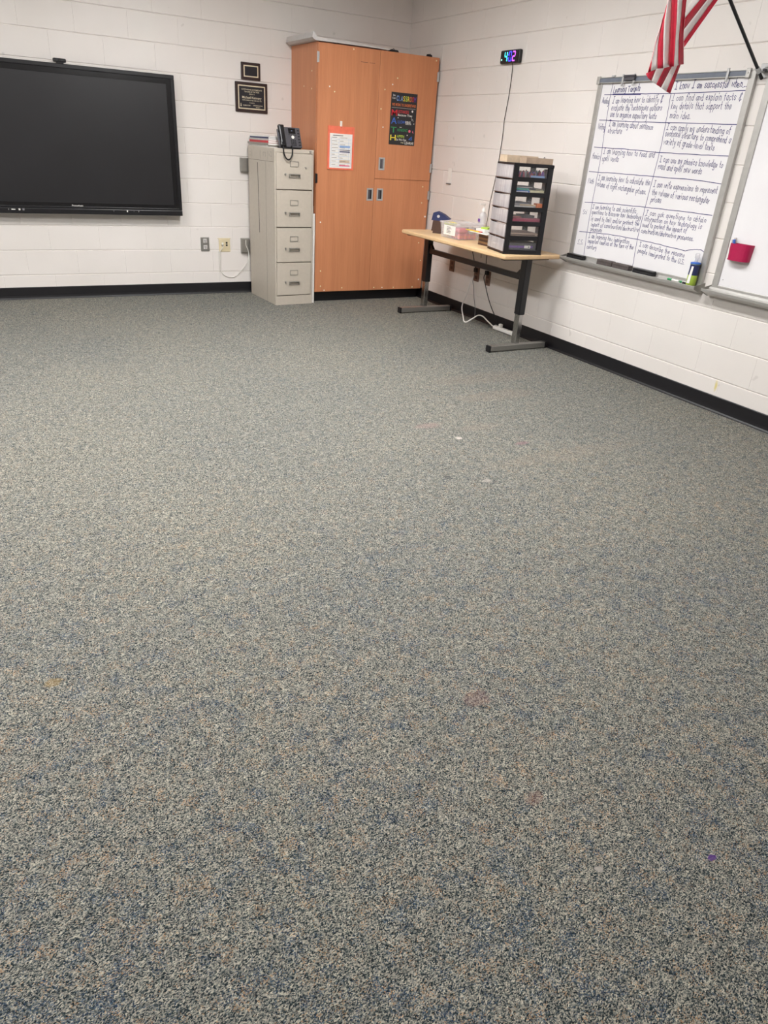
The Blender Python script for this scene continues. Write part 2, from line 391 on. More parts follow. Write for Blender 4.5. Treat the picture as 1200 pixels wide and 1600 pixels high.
block_wall('wall_back', -XL, lambda t, z, d: (-t, d, z), .15)
block_wall('wall_right', -YF, lambda t, z, d: (d, -t, z), .15)
block_wall('wall_left', -YF, lambda t, z, d: (XL - d, -t, z), .15)
block_wall('wall_front', -XL, lambda t, z, d: (-t, YF - d, z), .15)
MB().box(XL - .15, YF - .15, -.12, .15, .15, 0).build('floor', 'carpet', kind='structure', label='speckled blue, grey and tan loop carpet')
MB().box(XL - .15, YF - .15, CEIL, .15, .15, CEIL + .1).build('ceiling', 'ceiling', kind='structure', label='white ceiling')
def base(name, A, B, nrm):
    A, B, n = Vector(A), Vector(B), Vector(nrm)
    prof = [(0, 0), (.017, 0), (.015, .006), (.009, .014), (.007, .03), (.006, .098), (.003, .102), (0, .102)]
    MB().prism([A + n * d + Vector((0, 0, z)) for d, z in prof], B - A).build(name, 'vinyl', kind='structure', label='black vinyl cove base')
base('baseboard_back', (XL, 0, 0), (-1.23, 0, 0), (0, -1, 0))
base('baseboard_right', (0, -.03, 0), (0, YF, 0), (-1, 0, 0))
base('baseboard_left', (XL, 0, 0), (XL, YF, 0), (1, 0, 0))
base('baseboard_front', (XL, YF, 0), (0, YF, 0), (0, 1, 0))

# ceiling lights (above the frame): fluorescent troffers that light the room
def troffer(x, y, label):
    t = thing('ceiling_light', label, 'ceiling light', (x, y, CEIL), group='ceiling lights')
    f = MB(); w, l = .61, 1.22
    for b in ((-w / 2, -l / 2, w / 2, -l / 2 + .03), (-w / 2, l / 2 - .03, w / 2, l / 2), (-w / 2, -l / 2 + .03, -w / 2 + .03, l / 2 - .03), (w / 2 - .03, -l / 2 + .03, w / 2, l / 2 - .03)):
        f.box(b[0], b[1], -.02, b[2], b[3], 0)
    f.build('frame', 'white', t, world=False)
    MB().box(-w / 2 + .03, -l / 2 + .03, -.015, w / 2 - .03, l / 2 - .03, -.004).build('diffuser', 'lamp', t, world=False, label='lit white diffuser')
for (x, y, s) in LAMPS: troffer(x, y, s)

# ================================================================== interactive display and its camera
tv = thing('interactive_display', 'large black wall-mounted interactive display with dark switched-off screen', 'display', (-3.205, 0, .71))
TX0, TX1, TZ0, TZ1 = -4.092, -2.318, .712, 1.806
MB().box(TX0 + .03, -.07, TZ0 + .03, TX1 - .03, -.034, TZ1 - .03, bev=.01).box(-3.6, -.036, .95, -2.8, -.001, 1.6).build('housing', 'black_matte', tv)
f = MB(); bw = .03
f.box(TX0, -.1, TZ1 - bw, TX1, -.062, TZ1, bev=.004).box(TX0, -.1, .757, TX0 + bw, -.062, TZ1 - bw, bev=.003).box(TX1 - bw, -.1, .757, TX1, -.062, TZ1 - bw, bev=.003).box(TX0 + bw, -.1, .757, TX1 - bw, -.062, .772, bev=.002)
f.build('frame', 'bezel', tv)
g = MB(); iw = .038
g.box(TX0 + bw, -.094, TZ1 - bw - iw, TX1 - bw, -.066, TZ1 - bw).box(TX0 + bw, -.094, .772, TX1 - bw, -.066, .80).box(TX0 + bw, -.094, .80, TX0 + bw + iw, -.066, TZ1 - bw - iw).box(TX1 - bw - iw, -.094, .80, TX1 - bw, -.066, TZ1 - bw - iw)
g.build('inner_bezel', 'inner_bezel', tv)
MB().box(TX0 + bw + iw, -.09, .80, TX1 - bw - iw, -.07, TZ1 - bw - iw).build('screen', 'screen', tv)
bar = MB().box(TX0, -.104, TZ0, TX1, -.06, .755, bev=.004).build('control_bar', 'bezel', tv)
k = MB().text('Promethean', (-3.247, -.1008, .774), X, Z, width=.088, bold=.01).build('lettering', 'white', bar)
for x, w, h, m in ((-3.70, .03, .007, 'white'), (-3.655, .014, .014, 'white'), (-3.625, .016, .016, 'grey'), (-3.735, .006, .012, 'grey'), (-2.914, .006, .008, 'grey'), (-2.80, .011, .014, 'white'), (-2.745, .006, .006, 'grey'), (-2.705, .008, .01, 'grey')):
    MB().box(x - w / 2, -.1062, .742 - h / 2, x + w / 2, -.103, .742 + h / 2, bev=.001).build('port' if w > .012 else 'button', m, bar)
wc = thing('webcam', 'small black webcam perched on the top edge of the display', 'webcam', (-3.197, -.07, TZ1))
MB().box(-3.245, -.085, 1.815, -3.148, -.045, 1.842, bev=.009).build('body', 'black', wc)
MB().box(-3.222, -.09, 1.806, -3.170, -.05, 1.817, bev=.003).build('clip', 'black_matte', wc)
MB().cyl((-3.197, -.0885, 1.829), (-3.197, -.083, 1.829), .009).build('lens', 'inner_bezel', wc)

# ================================================================== plaques
def plaque(name, label, x0, z0, x1, z1, fr):
    t = thing(name, label, 'plaque', ((x0 + x1) / 2, 0, z0))
    MB().box(x0, -.018, z0, x1, -.0005, z1, bev=.005).build('backing_board', 'plaque_wood', t)
    MB().box(x0 + fr, -.0195, z0 + fr, x1 - fr, -.017, z1 - fr).build('gold_border', 'gold', t)
    e = fr + .009
    MB().box(x0 + e, -.0205, z0 + e, x1 - e, -.019, z1 - e).build('plate', 'plaque_black', t)
    return t
plaque('wall_plaque', 'small blank black plaque hung above the larger plaque', -1.703, 1.835, -1.525, 1.968, .022)
pl = plaque('wall_plaque', 'larger award plaque with gold border and several engraved lines', -1.762, 1.583, -1.462, 1.817, .024)
e = MB(); cx = -1.612
for s, z, h, w in (('OUTSTANDING INTERMEDIATE', 1.755, .010, .19), ('TEACHER OF THE YEAR', 1.738, .010, .14), ('2010-11', 1.721, .009, .05), ('Michael Kennery', 1.690, .019, .18), ('WITH DEDICATED SERVICE TO', 1.673, .008, .18), ('STUDENTS', 1.655, .006, .05)):
    e.text(s, (cx, -.0212, z), X, Z, height=h, width=w, align='C', bold=.012)
e.text('ELEMENTARY', (-1.695, -.0212, 1.633), X, Z, height=.008, width=.07, bold=.012); e.text('LEARNING SCHOOL', (-1.60, -.0212, 1.636), X, Z, height=.008, width=.09, bold=.012); e.text('DISTRICT', (-1.575, -.0212, 1.622), X, Z, height=.007, width=.04, bold=.012)
e.prism([(-1.719, -.0212, 1.627), (-1.709, -.0212, 1.627), (-1.712, -.0212, 1.652), (-1.716, -.0212, 1.652)], (0, .001, 0))
e.build('engraving', 'engrave', pl)

# ================================================================== sockets on the back wall
def plate(name, label, cat, x0, z0, x1, z1, m, d=.007, group=None):
    t = thing(name, label, cat, ((x0 + x1) / 2, 0, z0), group=group)
    MB().box(x0, -d, z0, x1, -.0003, z1, bev=.003).build('cover_plate', m, t); return t
t = plate('electrical_outlet', 'steel duplex power outlet on the wall below the display corner', 'outlet', -2.142, .392, -2.060, .518, 'steel')
for z in (.487, .43): 
    r = MB().box(-2.119, -.0098, z - .018, -2.083, -.006, z + .018, bev=.006).build('receptacle', 'paper_grey', t)
    MB().box(-2.108, -.0106, z - .004, -2.105, -.0095, z + .008).box(-2.097, -.0106, z - .004, -2.094, -.0095, z + .008).cyl((-2.101, -.0106, z - .010), (-2.101, -.0095, z - .010), .003, n=10).build('slots', 'black_matte', r)
t = plate('data_jack', 'ivory double wall jack plate with thin white cable plugged in', 'wall jack', -1.968, .386, -1.857, .504, 'ivory')
for x, z, m in ((-1.932, .462, 'white'), (-1.932, .444, 'black_matte'), (-1.892, .468, 'black_matte'), (-1.892, .446, 'black_matte')):
    MB().box(x - .009, -.0095, z - .008, x + .009, -.006, z + .008, bev=.002).build('port', m, t)
MB().box(-1.978, -.004, .504, -1.850, -.0003, .510).build('top_ledge', 'ivory', t)
for (z0, z1, x0, x1, s) in ((.382, .512, -1.752, -1.672, 'lower grey metal junction box beside the filing cabinet'), (1.095, 1.213, -1.737, -1.66, 'upper grey metal junction box beside the filing cabinet top')):
    t = thing('junction_box', s, 'junction box', (-1.71, 0, z0))
    MB().box(x0, -.038, z0, x1, 0, z1, bev=.003).build('box_body', 'alu_grey', t)
    MB().box(x0 + .004, -.0405, z0 + .004, x1 - .004, -.037, z1 - .004, bev=.002).build('cover', 'steel', t)
t = thing('network_cable', 'thin white cable looping from the ivory jack to the junction box', 'cable', (-1.9, 0, .15))
MB().tube([(-1.933, -.013, .455), (-1.938, -.03, .43), (-1.962, -.012, .385), (-1.958, -.008, .30), (-1.955, -.008, .21), (-1.925, -.008, .168), (-1.87, -.008, .150), (-1.81, -.008, .158), (-1.758, -.012, .21), (-1.715, -.03, .27), (-1.690, -.05, .33), (-1.692, -.05, .40), (-1.712, -.046, .45), (-1.712, -.044, .498)], .0032).build('cord', 'white', t)
t = thing('phone_cable', 'thin pale cable hanging straight down from the left edge of the ivory jack', 'cable', (-1.97, 0, .1))
MB().tube([(-1.9735, -.006, .395), (-1.9735, -.009, .385), (-1.9745, -.009, .36), (-1.974, -.006, .24), (-1.970, -.008, .104)], .0028).build('cord', 'paper', t)

# ================================================================== filing cabinet
fc = thing('filing_cabinet', 'putty coloured four-drawer steel filing cabinet beside the wardrobe', 'filing cabinet', (-1.640, -.655, 0), R(3.6))
W, D, H = .377, .585, 1.318
b = MB(); b.box(0, .018, 0, W, D, H, bev=.004)
b.box(0, 0, 0, .013, .02, H).box(W - .013, 0, 0, W, .02, H).box(.013, 0, 1.288, W - .013, .02, H).box(.013, 0, 0, W - .013, .02, .082)
b.build('body', 'putty', fc, world=False)
s = MB()
s.box(-.0008, .02, 1.208, .001, D - .01, 1.211).box(-.0008, .186, 0, .001, .188, 1.205).box(-.0008, .02, 1.205, .001, .022, 1.30)
s.build('seam_lines', 'putty_dark', fc, world=False)
sl = MB().prism([(-.0012, .365, 1.19), (-.0012, .371, 1.19), (-.0012, .350, .60), (-.0012, .343, .60)], (.002, 0, 0)).build('side_scratch', 'black_matte', fc, world=False, label='long black scratch')
st = MB()
for y0, y1, z0, z1 in ((.06, .062, 1.225, 1.285), (.14, .142, 1.222, 1.29), (.30, .302, 1.222, 1.29), (.50, .503, 1.23, 1.29), (.06, .09, 1.283, 1.286), (.055, .085, 1.25, 1.253), (.19, .24, 1.275, 1.278), (.19, .192, 1.24, 1.278), (.24, .242, 1.24, 1.278), (.52, .55, 1.27, 1.273), (.52, .55, 1.24, 1.243), (.105, .108, 1.25, 1.27)):
    st.box(-.0009, y0, z0, .001, y1, z1)
st.build('lettering', 'alu_grey', fc, world=False)
for i, (z0, z1) in enumerate(((.996, 1.287), (.684, .993), (.382, .681), (.086, .379))):
    d = MB().box(.016, -.006, z0 + .002, W - .016, .018, z1 - .003, bev=.004).build('drawer', 'putty', fc, world=False)
    MB().box(.014, .006, z0 - .0015, W - .014, .0185, z0 + .0012).build('drawer_gap', 'putty_dark', fc, world=False)
    cx = .185; hz = z0 + .115; lz = z0 + .205
    h = MB().box(cx - .050, -.028, hz + .010, cx + .050, -.006, hz + .0135, bev=.0015).box(cx - .050, -.028, hz + .006, cx + .050, -.0255, hz + .0125, bev=.001)
    for q in (cx - .052, cx + .047): h.box(q, -.028, hz - .018, q + .005, -.006, hz + .013, bev=.0015)
    h.box(cx - .052, -.012, hz - .020, cx + .052, -.0055, hz - .0165)
    h.build('handle', 'alu_grey', d, world=False, label='satin metal pull')
    l = MB(); 
    for a in ((-.04, -.022, .04, -.018), (-.04, .018, .04, .022), (-.04, -.018, -.036, .018), (.036, -.018, .04, .018)): l.box(cx + a[0], -.011, lz + a[1], cx + a[2], -.0055, lz + a[3])
    l.build('label_holder', 'alu_grey', d, world=False)
    MB().box(cx - .036, -.008, lz - .018, cx + .036, -.0058, lz + .018).build('label_card', 'putty', d, world=False)
    MB().cyl((cx - .085, -.016, hz + .008), (cx - .085, -.005, hz + .008), .008, n=12).box(cx - .088, -.02, hz - .004, cx - .082, -.014, hz + .014).build('latch', 'steel', d, world=False)
    if i == 0: MB().cyl((.30, -.009, 1.17), (.30, -.005, 1.17), .007, n=12).box(.285, -.0075, 1.176, .302, -.005, 1.18).build('scrape_mark', 'steel', d, world=False)
MB().cyl((W - .035, -.010, 1.303), (W - .035, .002, 1.303), .009, n=14).build('lock', 'steel', fc, world=False, label='round key lock')

# magazines and papers lying on the cabinet
mags = [('white spiral notebook at the bottom of the stack on the cabinet', 'paper', .03, .40, .06, .54, .014, -1), ('grey green folder second from the bottom of the cabinet stack', 'alu_grey', .02, .38, .045, .55, .013, 1.5),
        ('red magazine in the middle of the stack on the cabinet', 'red', .03, .36, .05, .54, .015, -2), ('pale grey catalogue lying on the red magazine', 'paper_grey', .03, .35, .055, .545, .012, 1),
        ('navy blue magazine near the top of the cabinet stack', 'navy', .035, .35, .06, .54, .010, -1.5), ('loose white papers topping the stack on the cabinet', 'paper', .04, .33, .07, .55, .008, 2.5)]
z = H
for lab, m, x0, x1, y0, y1, th, a in mags:
    y0 += .085; y1 += .03
    x0, x1c, th = x0 - .022, min(x1, .20), th * 1.2
    t = thing('magazine', lab, 'magazine', tuple(WM[fc] @ Vector(((x0 + x1c) / 2, (y0 + y1) / 2, z))), R(3.6 + a * .4), 'papers stacked on the filing cabinet')
    hw_, hl = (x1c - x0) / 2, (y1 - y0) / 2
    MB().box(-hw_ + .002, -hl + .002, .0012, hw_ - .003, hl - .003, th - .0012).build('pages', 'paper', t, world=False)
    cv = MB().box(-hw_, -hl, th - .0012, hw_, hl, th).box(-hw_, -hl, 0, hw_, hl, .0012).box(-hw_, -hl, .0012, -hw_ + .0012, hl, th - .0012)
    cv.build('cover', m, t, world=False); z += th + .0003

# desk telephone near the front edge
ph = thing('telephone', 'black desk telephone with coiled handset on the filing cabinet', 'telephone', (-1.482, -.602, H + .0005), R(4))
u = Vector((0, math.sin(R(22)), math.cos(R(22)))); nrm = Vector((0, -math.cos(R(22)), math.sin(R(22))))
T0 = Matrix(((1, 0, 0, 0), (0, nrm.y, u.y, 0), (0, nrm.z, u.z, 0), (0, 0, 0, 1)))     # x, out of the face, up the face
Tf = Matrix.Translation((0, -.045, .012)) @ T0
def pb(): m_ = MB(); m_.T = Tf; return m_
pb().box(-.046, -.03, 0, .105, 0, .165, bev=.005).box(-.105, -.03, 0, -.046, -.012, .15, bev=.004).build('base', 'dgrey', ph, world=False)
MB().box(-.09, -.05, 0, .09, .05, .014, bev=.004).prism([(-.06, .0, .01), (-.06, .052, .01), (-.06, .045, .11)], (.12, 0, 0)).build('stand', 'black', ph, world=False)
sc = pb().box(-.008, -.002, .112, .058, .0015, .155).build('screen', 'inner_bezel', ph, world=False)
lg = pb().box(.018, .0015, .133, .030, .002, .136).build('screen_text', 'lblue', sc, world=False)
kb = 0
for r_ in range(4):
    for c_ in range(3): pb().box(.002 + c_ * .018, -.002, .014 + r_ * .013, .016 + c_ * .018, .003, .0235 + r_ * .013, bev=.002).build('key', 'black', ph, world=False)
for c_ in range(4): pb().box(-.012 + c_ * .02, -.002, .099, .003 + c_ * .02, .0025, .105, bev=.001).build('soft_key', 'black', ph, world=False)
for r_ in range(6): pb().box(.075, -.002, .014 + r_ * .024, .094, .0025, .026 + r_ * .024, bev=.002).build('line_key', 'black', ph, world=False)
nv = pb(); nv.cyl((.026, -.002, .083), (.026, .005, .083), .013, n=20); nv.build('navigation_key', 'white', ph, world=False, label='bright silver round key')
hs = pb()
hs.box(-.101, .004, .02, -.052, .026, .168, bev=.011).box(-.103, -.012, .118, -.050, .022, .176, bev=.009).box(-.103, -.012, .004, -.050, .022, .05, bev=.009)
hs.build('handset', 'black', ph, world=False)
cc = [(-.085, -.050, .018), (-.087, -.068, .006), (-.083, -.071, -.04), (-.06, -.073, -.078), (-.03, -.072, -.081), (-.008, -.071, -.048), (-.002, -.068, .006), (-.002, -.050, .018)]
cd = MB().tube(cc, .0062, n=8)
cd.build('handset_cord', 'black_matte', ph, world=False)

# ================================================================== wardrobe
wd = thing('wardrobe', 'tall honey brown laminate storage wardrobe in the room corner', 'wardrobe', (-.6225, -.3, 0))
WX0, WX1, WF = -1.225, -.022, -.58
MB().box(WX0, WF, .095, WX0 + .02, -.004, 2.13).box(WX1 - .02, WF, .095, WX1, -.004, 2.13).box(WX0 + .02, WF, 2.11, WX1 - .02, -.004, 2.13).box(WX0 + .02, WF, .095, WX1 - .02, -.004, .115).box(WX0 + .02, -.012, .115, WX1 - .02, -.004, 2.11).build('carcass', 'wood', wd)
MB().box(WX0 + .01, -.535, 0, WX1 - .01, -.02, .095).build('plinth', 'vinyl', wd, label='black toe kick')
doors = {}
for key, x0, x1, z0, z1 in (('L', WX0 + .003, -.6335, .099, 2.127), ('U', -.6305, WX1 - .002, 1.1135, 2.127), ('D', -.6305, WX1 - .002, .099, 1.1105)):
    doors[key] = MB().box(x0, -.6, z0, x1, -.5815, z1, bev=.0015, seg=1).build('door', 'wood', wd)
for key, x0, x1, z0, z1 in (('L', -.706, -.641, .922, 1.03), ('D', -.599, -.534, .924, 1.031), ('U', -.596, -.533, 1.187, 1.293)):
    h = MB(); b_ = .014
    h.box(x0, -.6045, z0, x0 + b_, -.5995, z1, bev=.002).box(x1 - b_, -.6045, z0, x1, -.5995, z1, bev=.002).box(x0 + b_, -.6045, z0, x1 - b_, -.5995, z0 + b_, bev=.002).box(x0 + b_, -.6045, z1 - b_, x1 - b_, -.5995, z1, bev=.002)
    hd_ = h.build('recessed_handle', 'nickel', doors[key], label='satin metal cup pull')
    xa, xb = x0 + b_, x1 - b_; xm = (xa + xb) / 2
    MB().box(xa, -.6012, z0 + b_, xb, -.5995, z1 - b_).build('recess', 'dgrey', hd_)
    MB().box(xm + (.004 if key != 'U' else .006), -.6022, z0 + b_ + .003, xb - .001, -.6005, z1 - b_ - .003).build('grip_slot', 'black_matte' if key != 'U' else 'grey', hd_)
for key, x, z in (('L', WX0 - .001, 2.02), ('L', WX0 - .001, 1.095), ('U', WX1 + .001, 1.98), ('U', WX1 + .001, 1.225), ('D', WX1 + .001, .985)):
    s = 1 if x < -.6 else -1
    MB().box(x - .004 * s, -.606, z - .038, x + .014 * s, -.5965, z + .038, bev=.002).cyl((x - .002 * s, -.602, z - .04), (x - .002 * s, -.602, z + .04), .005, n=10).build('hinge', 'nickel' if (key, z) != ('L', 1.095) else 'black', doors[key])
CAPS = [(-1.174, .726), (-1.164, .292), (-1.161, .151), (-1.122, .112), (-.932, .13), (-.576, .123), (-.483, .121), (-.352, .119), (-.129, .116), (-.059, .189), (-.054, .376), (-.091, .546), (-.043, .791), (-.094, .916), (-.096, 1.06), (-1.111, 1.815), (-1.063, 1.78), (-.448, 1.934), (-.495, 1.882), (-.571, 1.837), (-.6, 1.684), (-.57, 1.541), (-.893, 2.107), (-.057, 2.104)]
for i, (x, z) in enumerate(CAPS):
    r_ = .0085 if i in (8, 9, 12) else .0062
    MB().cyl((x, -.6012, z), (x, -.599, z), r_, n=10).build('screw_cap', 'cream' if i % 3 else 'white', doors['L' if x < -.632 else 'U' if z > 1.112 else 'D'])
for y, z in ((-.476, 1.924), (-.302, 1.815), (-.474, 1.792)): MB().cyl((WX0 - .001, y, z), (WX0 + .002, y, z), .006, n=10).build('screw_cap', 'cream', wd)
MB().box(-.82, -.6006, 2.021, -.75, -.5995, 2.024).box(-.735, -.6006, 2.0215, -.682, -.5995, 2.0245).build('scuff', 'dbrown', doors['L'], label='thin dark scuff')

# poster on the wardrobe
po = thing('poster', 'black classroom poster with colourful lettering on the wardrobe door', 'poster', (-.366, -.601, 1.406))
PX0, PX1, PZ0, PZ1 = -.502, -.229, 1.406, 1.826
MB().box(PX0, -.6025, PZ0, PX1, -.6006, PZ1).build('sheet', 'poster', po)
def PT(s, fx, fz, h, w, m, bold=.02, nm='lettering', al='L'):
    MB().text(s, (PX0 + fx * .273, -.6032, PZ1 - fz * .42), X, Z, height=h * .42, width=w * .273, bold=min(bold * .35, .011), align=al).build(nm, m, po)
PT('In', .07, .075, .035, .08, 'white'); PT('Our', .04, .128, .035, .13, 'white')
for i, (ch, m) in enumerate(zip('CLASSROOM', ('lblue', 'blue', 'lblue', 'yellow', 'lime', 'yellow', 'orange', 'red', 'purple'))): PT(ch, .20 + i * .085, .155, .095, .072, m, .03)
PT('WE WORK TO UNDERSTAND', .04, .255, .05, .92, 'orange', .03)
MB().box(PX0 + .01, -.6033, PZ1 - .122, PX1 - .012, -.6024, PZ1 - .120).build('divider_line', 'paper_grey', po)
for (big, m, z0, h, rest, mr, rw, rz, rh) in (('M', 'red', .44, .115, 'ISTAKES', 'red', .40, .385, .055), ('A', 'blue', .595, .12, 'LLOW', 'blue', .28, .58, .055), ('T', 'green', .765, .11, 'HINKING', 'green', .40, .735, .055), ('H', 'yellow', .915, .105, 'APPEN', 'lime', .28, .855, .05)):
    PT(big, .04, z0, h, .22, m, .06); PT(rest, .30, rz, rh, rw, mr, .03)
PT('Because They', .29, .44, .04, .56, 'white', .03); PT('REAL', .60, .58, .055, .22, 'white', .03); PT('So We Can', .27, .915, .04, .40, 'white', .03)
PT('truly', .46, .962, .028, .12, 'cream', .02); PT('LEARN!', .62, .978, .05, .34, 'white', .04)
PT('to', .38, .662, .022, .08, 'white')
d_ = MB(); 
for fx, fz, r_ in ((.84, .335, .009), (.93, .57, .004), (.30, .475, .004), (.70, .80, .005)): 
    c_ = (PX0 + fx * .273, -.6034, PZ1 - fz * .42); d_.cyl(c_, (c_[0], -.6024, c_[2]), r_, n=10)
d_.box(PX0 + .165, -.6033, PZ1 - .249, PX0 + .224, -.6024, PZ1 - .247)
d_.ribbon([(PX0 + .222, -.6032, PZ1 - .196), (PX0 + .232, -.6032, PZ1 - .216), (PX0 + .236, -.6032, PZ1 - .200), (PX0 + .244, -.6032, PZ1 - .22)], .003, NY)
d_.build('doodles', 'white', po)
q = MB(); c_ = (PX0 + .212, -.6034, PZ1 - .302); q.cyl(c_, (c_[0], -.6024, c_[2]), .012, n=14); q.prism([(PX0 + .242, -.6033, PZ1 - .31), (PX0 + .256, -.6033, PZ1 - .318), (PX0 + .246, -.6033, PZ1 - .294)], (0, .001, 0)); q.build('apple_doodle', 'pink', po)
MB().prism([(PX0 + .205, -.6033, PZ1 - .372), (PX0 + .243, -.6033, PZ1 - .375), (PX0 + .240, -.6033, PZ1 - .342)], (0, .001, 0)).build('triangle_doodle', 'blue', po)
MB().prism([(PX0 + .219, -.6035, PZ1 - .3675), (PX0 + .235, -.6035, PZ1 - .3685), (PX0 + .234, -.6035, PZ1 - .356)], (0, .001, 0)).build('triangle_cutout', 'poster', po)

# coral pocket with a schedule, on an adhesive hook
hk = thing('adhesive_hook', 'small clear adhesive hook holding the coral pocket', 'hook', (-.993, -.601, 1.52))
MB().box(-1.004, -.606, 1.515, -.982, -.6006, 1.562, bev=.003).build('hook_plate', 'white', hk)
MB().tube([(-.993, -.605, 1.53), (-.993, -.614, 1.522), (-.993, -.614, 1.506), (-.993, -.619, 1.512)], .003, n=8).build('hook_arm', 'clear', hk)
pk = thing('document_pocket', 'coral vinyl document pocket hanging on the wardrobe door', 'document pocket', (-.99, -.602, 1.175), R(-.4))
kx0, kx1, kz0, kz1 = -1.119, -.861, 1.174, 1.52
p_ = MB().box(kx0, -.6045, kz0, kx1, -.602, kz1).box(kx0, -.6075, kz0, kx0 + .014, -.6045, kz1).box(kx1 - .014, -.6075, kz0, kx1, -.6045, kz1).box(kx0 + .014, -.6075, kz0, kx1 - .014, -.6045, kz0 + .01).box(kx0 + .014, -.6075, kz1 - .014, kx1 - .014, -.6045, kz1).box(kx0 + .014, -.6062, kz1 - .035, kx1 - .014, -.6045, kz1 - .022)
p_.build('pocket_frame', 'coral', pk)
sh = thing('schedule_sheet', 'white printed timetable inside the coral pocket', 'paper', (-.99, -.606, 1.186), R(-.4))
sx0, sx1, sz0, sz1 = -1.1, -.879, 1.187, 1.462
MB().box(sx0, -.6062, sz0, sx1, -.6049, sz1).build('page', 'paper', sh)
tb = MB(); rs = random.Random(3)
for i in range(9): z = sz0 + .014 + i * .027; tb.box(sx0 + .012, -.6067, z, sx1 - .012, -.6061, z + .0014)
for x in (sx0 + .012, sx0 + .09, sx1 - .035, sx1 - .012): tb.box(x, -.6067, sz0 + .014, x + .0014, -.6061, sz1 - .03)
tb.build('table_rules', 'lblue', sh)
tx = MB()
for i in range(9):
    z = sz0 + .02 + i * .027
    tx.box(sx0 + .02, -.6068, z + .006, sx0 + .02 + rs.uniform(.03, .062), -.6061, z + .0095).box(sx0 + .098, -.6068, z + .006, sx0 + .098 + rs.uniform(.03, .08), -.6061, z + .009)
tx.box(sx0 + .03, -.6068, sz1 - .018, sx0 + .13, -.6061, sz1 - .012).build('print', 'grey', sh)
MB().box(sx0 + .098, -.6069, sz0 + .128, sx1 - .02, -.6061, sz0 + .137).build('blue_row', 'navy', sh); MB().box(sx0 + .098, -.6069, sz0 + .143, sx1 - .02, -.6061, sz0 + .148).build('brown_row', 'dbrown', sh)
MB().box(sx0 + .098, -.6066, sz0 + .016, sx1 - .02, -.6061, sz0 + .025).build('pink_row', 'pink', sh); MB().box(sx0 + .098, -.6066, sz0 + .042, sx1 - .02, -.6061, sz0 + .066).build('tan_row', 'kraft', sh); MB().box(sx0 + .098, -.6066, sz0 + .165, sx1 - .02, -.6061, sz0 + .182).build('pale_blue_row', 'lblue', sh)

# large sheet on the wardrobe top, its left end curled up
up = thing('poster_sheet', 'large grey white sheet with upturned end lying on the wardrobe top', 'poster sheet', (-.85, -.31, 2.131))
pf = [(-1.286, 2.150), (-1.280, 2.192), (-1.270, 2.194), (-1.262, 2.178), (-1.245, 2.162), (-1.215, 2.155), (-1.10, 2.152), (-.80, 2.148), (-.66, 2.144), (-.555, 2.140), (-.555, 2.133), (-.66, 2.1345), (-.80, 2.135), (-1.10, 2.134), (-1.225, 2.132), (-1.262, 2.134)]
MB().prism([(x, -.622, z) for x, z in pf], (0, .59, 0)).build('sheet', 'paper_grey', up)
MB().cyl((-1.2835, -.48, 2.160), (-1.278, -.48, 2.160), .006, n=10).build('pin_hole', 'black_matte', up)
for x, s in ((-.50, 'small black clip under the right end of the grey sheet'), (-.112, 'small black clip alone at the right end of the wardrobe top')):
    t = thing('binder_clip', s, 'clip', (x, -.605, 2.1305))
    y_ = -.59 if x < -.3 else -.575
    if x < -.3: MB().prism([(x - .05, y_, 2.1305), (x + .055, y_, 2.1305), (x + .045, y_, 2.143), (x - .02, y_, 2.146)], (0, .016, 0)).build('body', 'black_matte', t)
    else: MB().prism([(x - .024, y_, 2.1305), (x + .024, y_, 2.1305), (x + .018, y_, 2.146), (x - .02, y_, 2.149)], (0, .03, 0)).build('body', 'black_matte', t)
    MB().tube([(x - .01, y_ + .004, 2.144), (x, y_ + .002, 2.152), (x + .012, y_ + .004, 2.144)], .002).build('wire_arm', 'black_matte', t)

# long paper rolls between cabinet and wardrobe
for i, (x, y, r_, h, m, s) in enumerate(((-1.243, -.606, .013, .80, 'paper', 'tall white rolled paper standing in the gap beside the cabinet'), (-1.240, -.565, .011, .86, 'paper_grey', 'grey paper roll behind the white roll beside the cabinet'))):
    t = thing('paper_roll', s, 'paper roll', (x, y, 0))
    MB().lathe([(r_, 0), (r_ * .92, .12), (r_ * 1.02, .3), (r_ * .85, .5), (r_, h * .8), (r_ * .8, h)], 14, c=(x, y, 0)).build('rolled_sheet', m, t)
    MB().cyl((x, y, h - .001), (x, y, h + .0015), r_ * .55, n=12).build('hollow', 'dgrey', t)

# ================================================================== table
TZ = .735
ta = thing('table', 'long maple-topped adjustable table with black and chrome legs', 'table', (-.345, -1.93, 0))
tx0, tx1, ty0, ty1, cr = -.622, -.075, -2.70, -1.15, .022
pl_ = []
for (cx, cy, a0) in ((tx1 - cr, ty1 - cr, 0), (tx0 + cr, ty1 - cr, 90), (tx0 + cr, ty0 + cr, 180), (tx1 - cr, ty0 + cr, 270)):
    for i in range(6): a = R(a0 + i * 18); pl_.append((cx + cr * math.cos(a), cy + cr * math.sin(a)))
top = MB()
N = len(pl_)
cxm, cym = (tx0 + tx1) / 2, (ty0 + ty1) / 2
rings = [(.0, TZ), (.004, TZ - .002), (.0, TZ - .007), (.0, TZ - .024), (.005, TZ - .030)]
rings = [(.006, TZ), (.001, TZ - .004), (0, TZ - .009), (0, TZ - .024), (.006, TZ - .031)]
vs = []
for ins, z in rings:
    for (x, y) in pl_: vs.append((x + (ins if x < cxm else -ins), y + (ins if y < cym else -ins), z))
top.add(vs, [tuple(range(N)), tuple(range(5 * N - 1, 4 * N - 1, -1))], 0)
for j in range(4): top.add(vs, [((j) * N + i, (j + 1) * N + i, (j + 1) * N + (i + 1) % N, j * N + (i + 1) % N) for i in range(N)], 1, True)
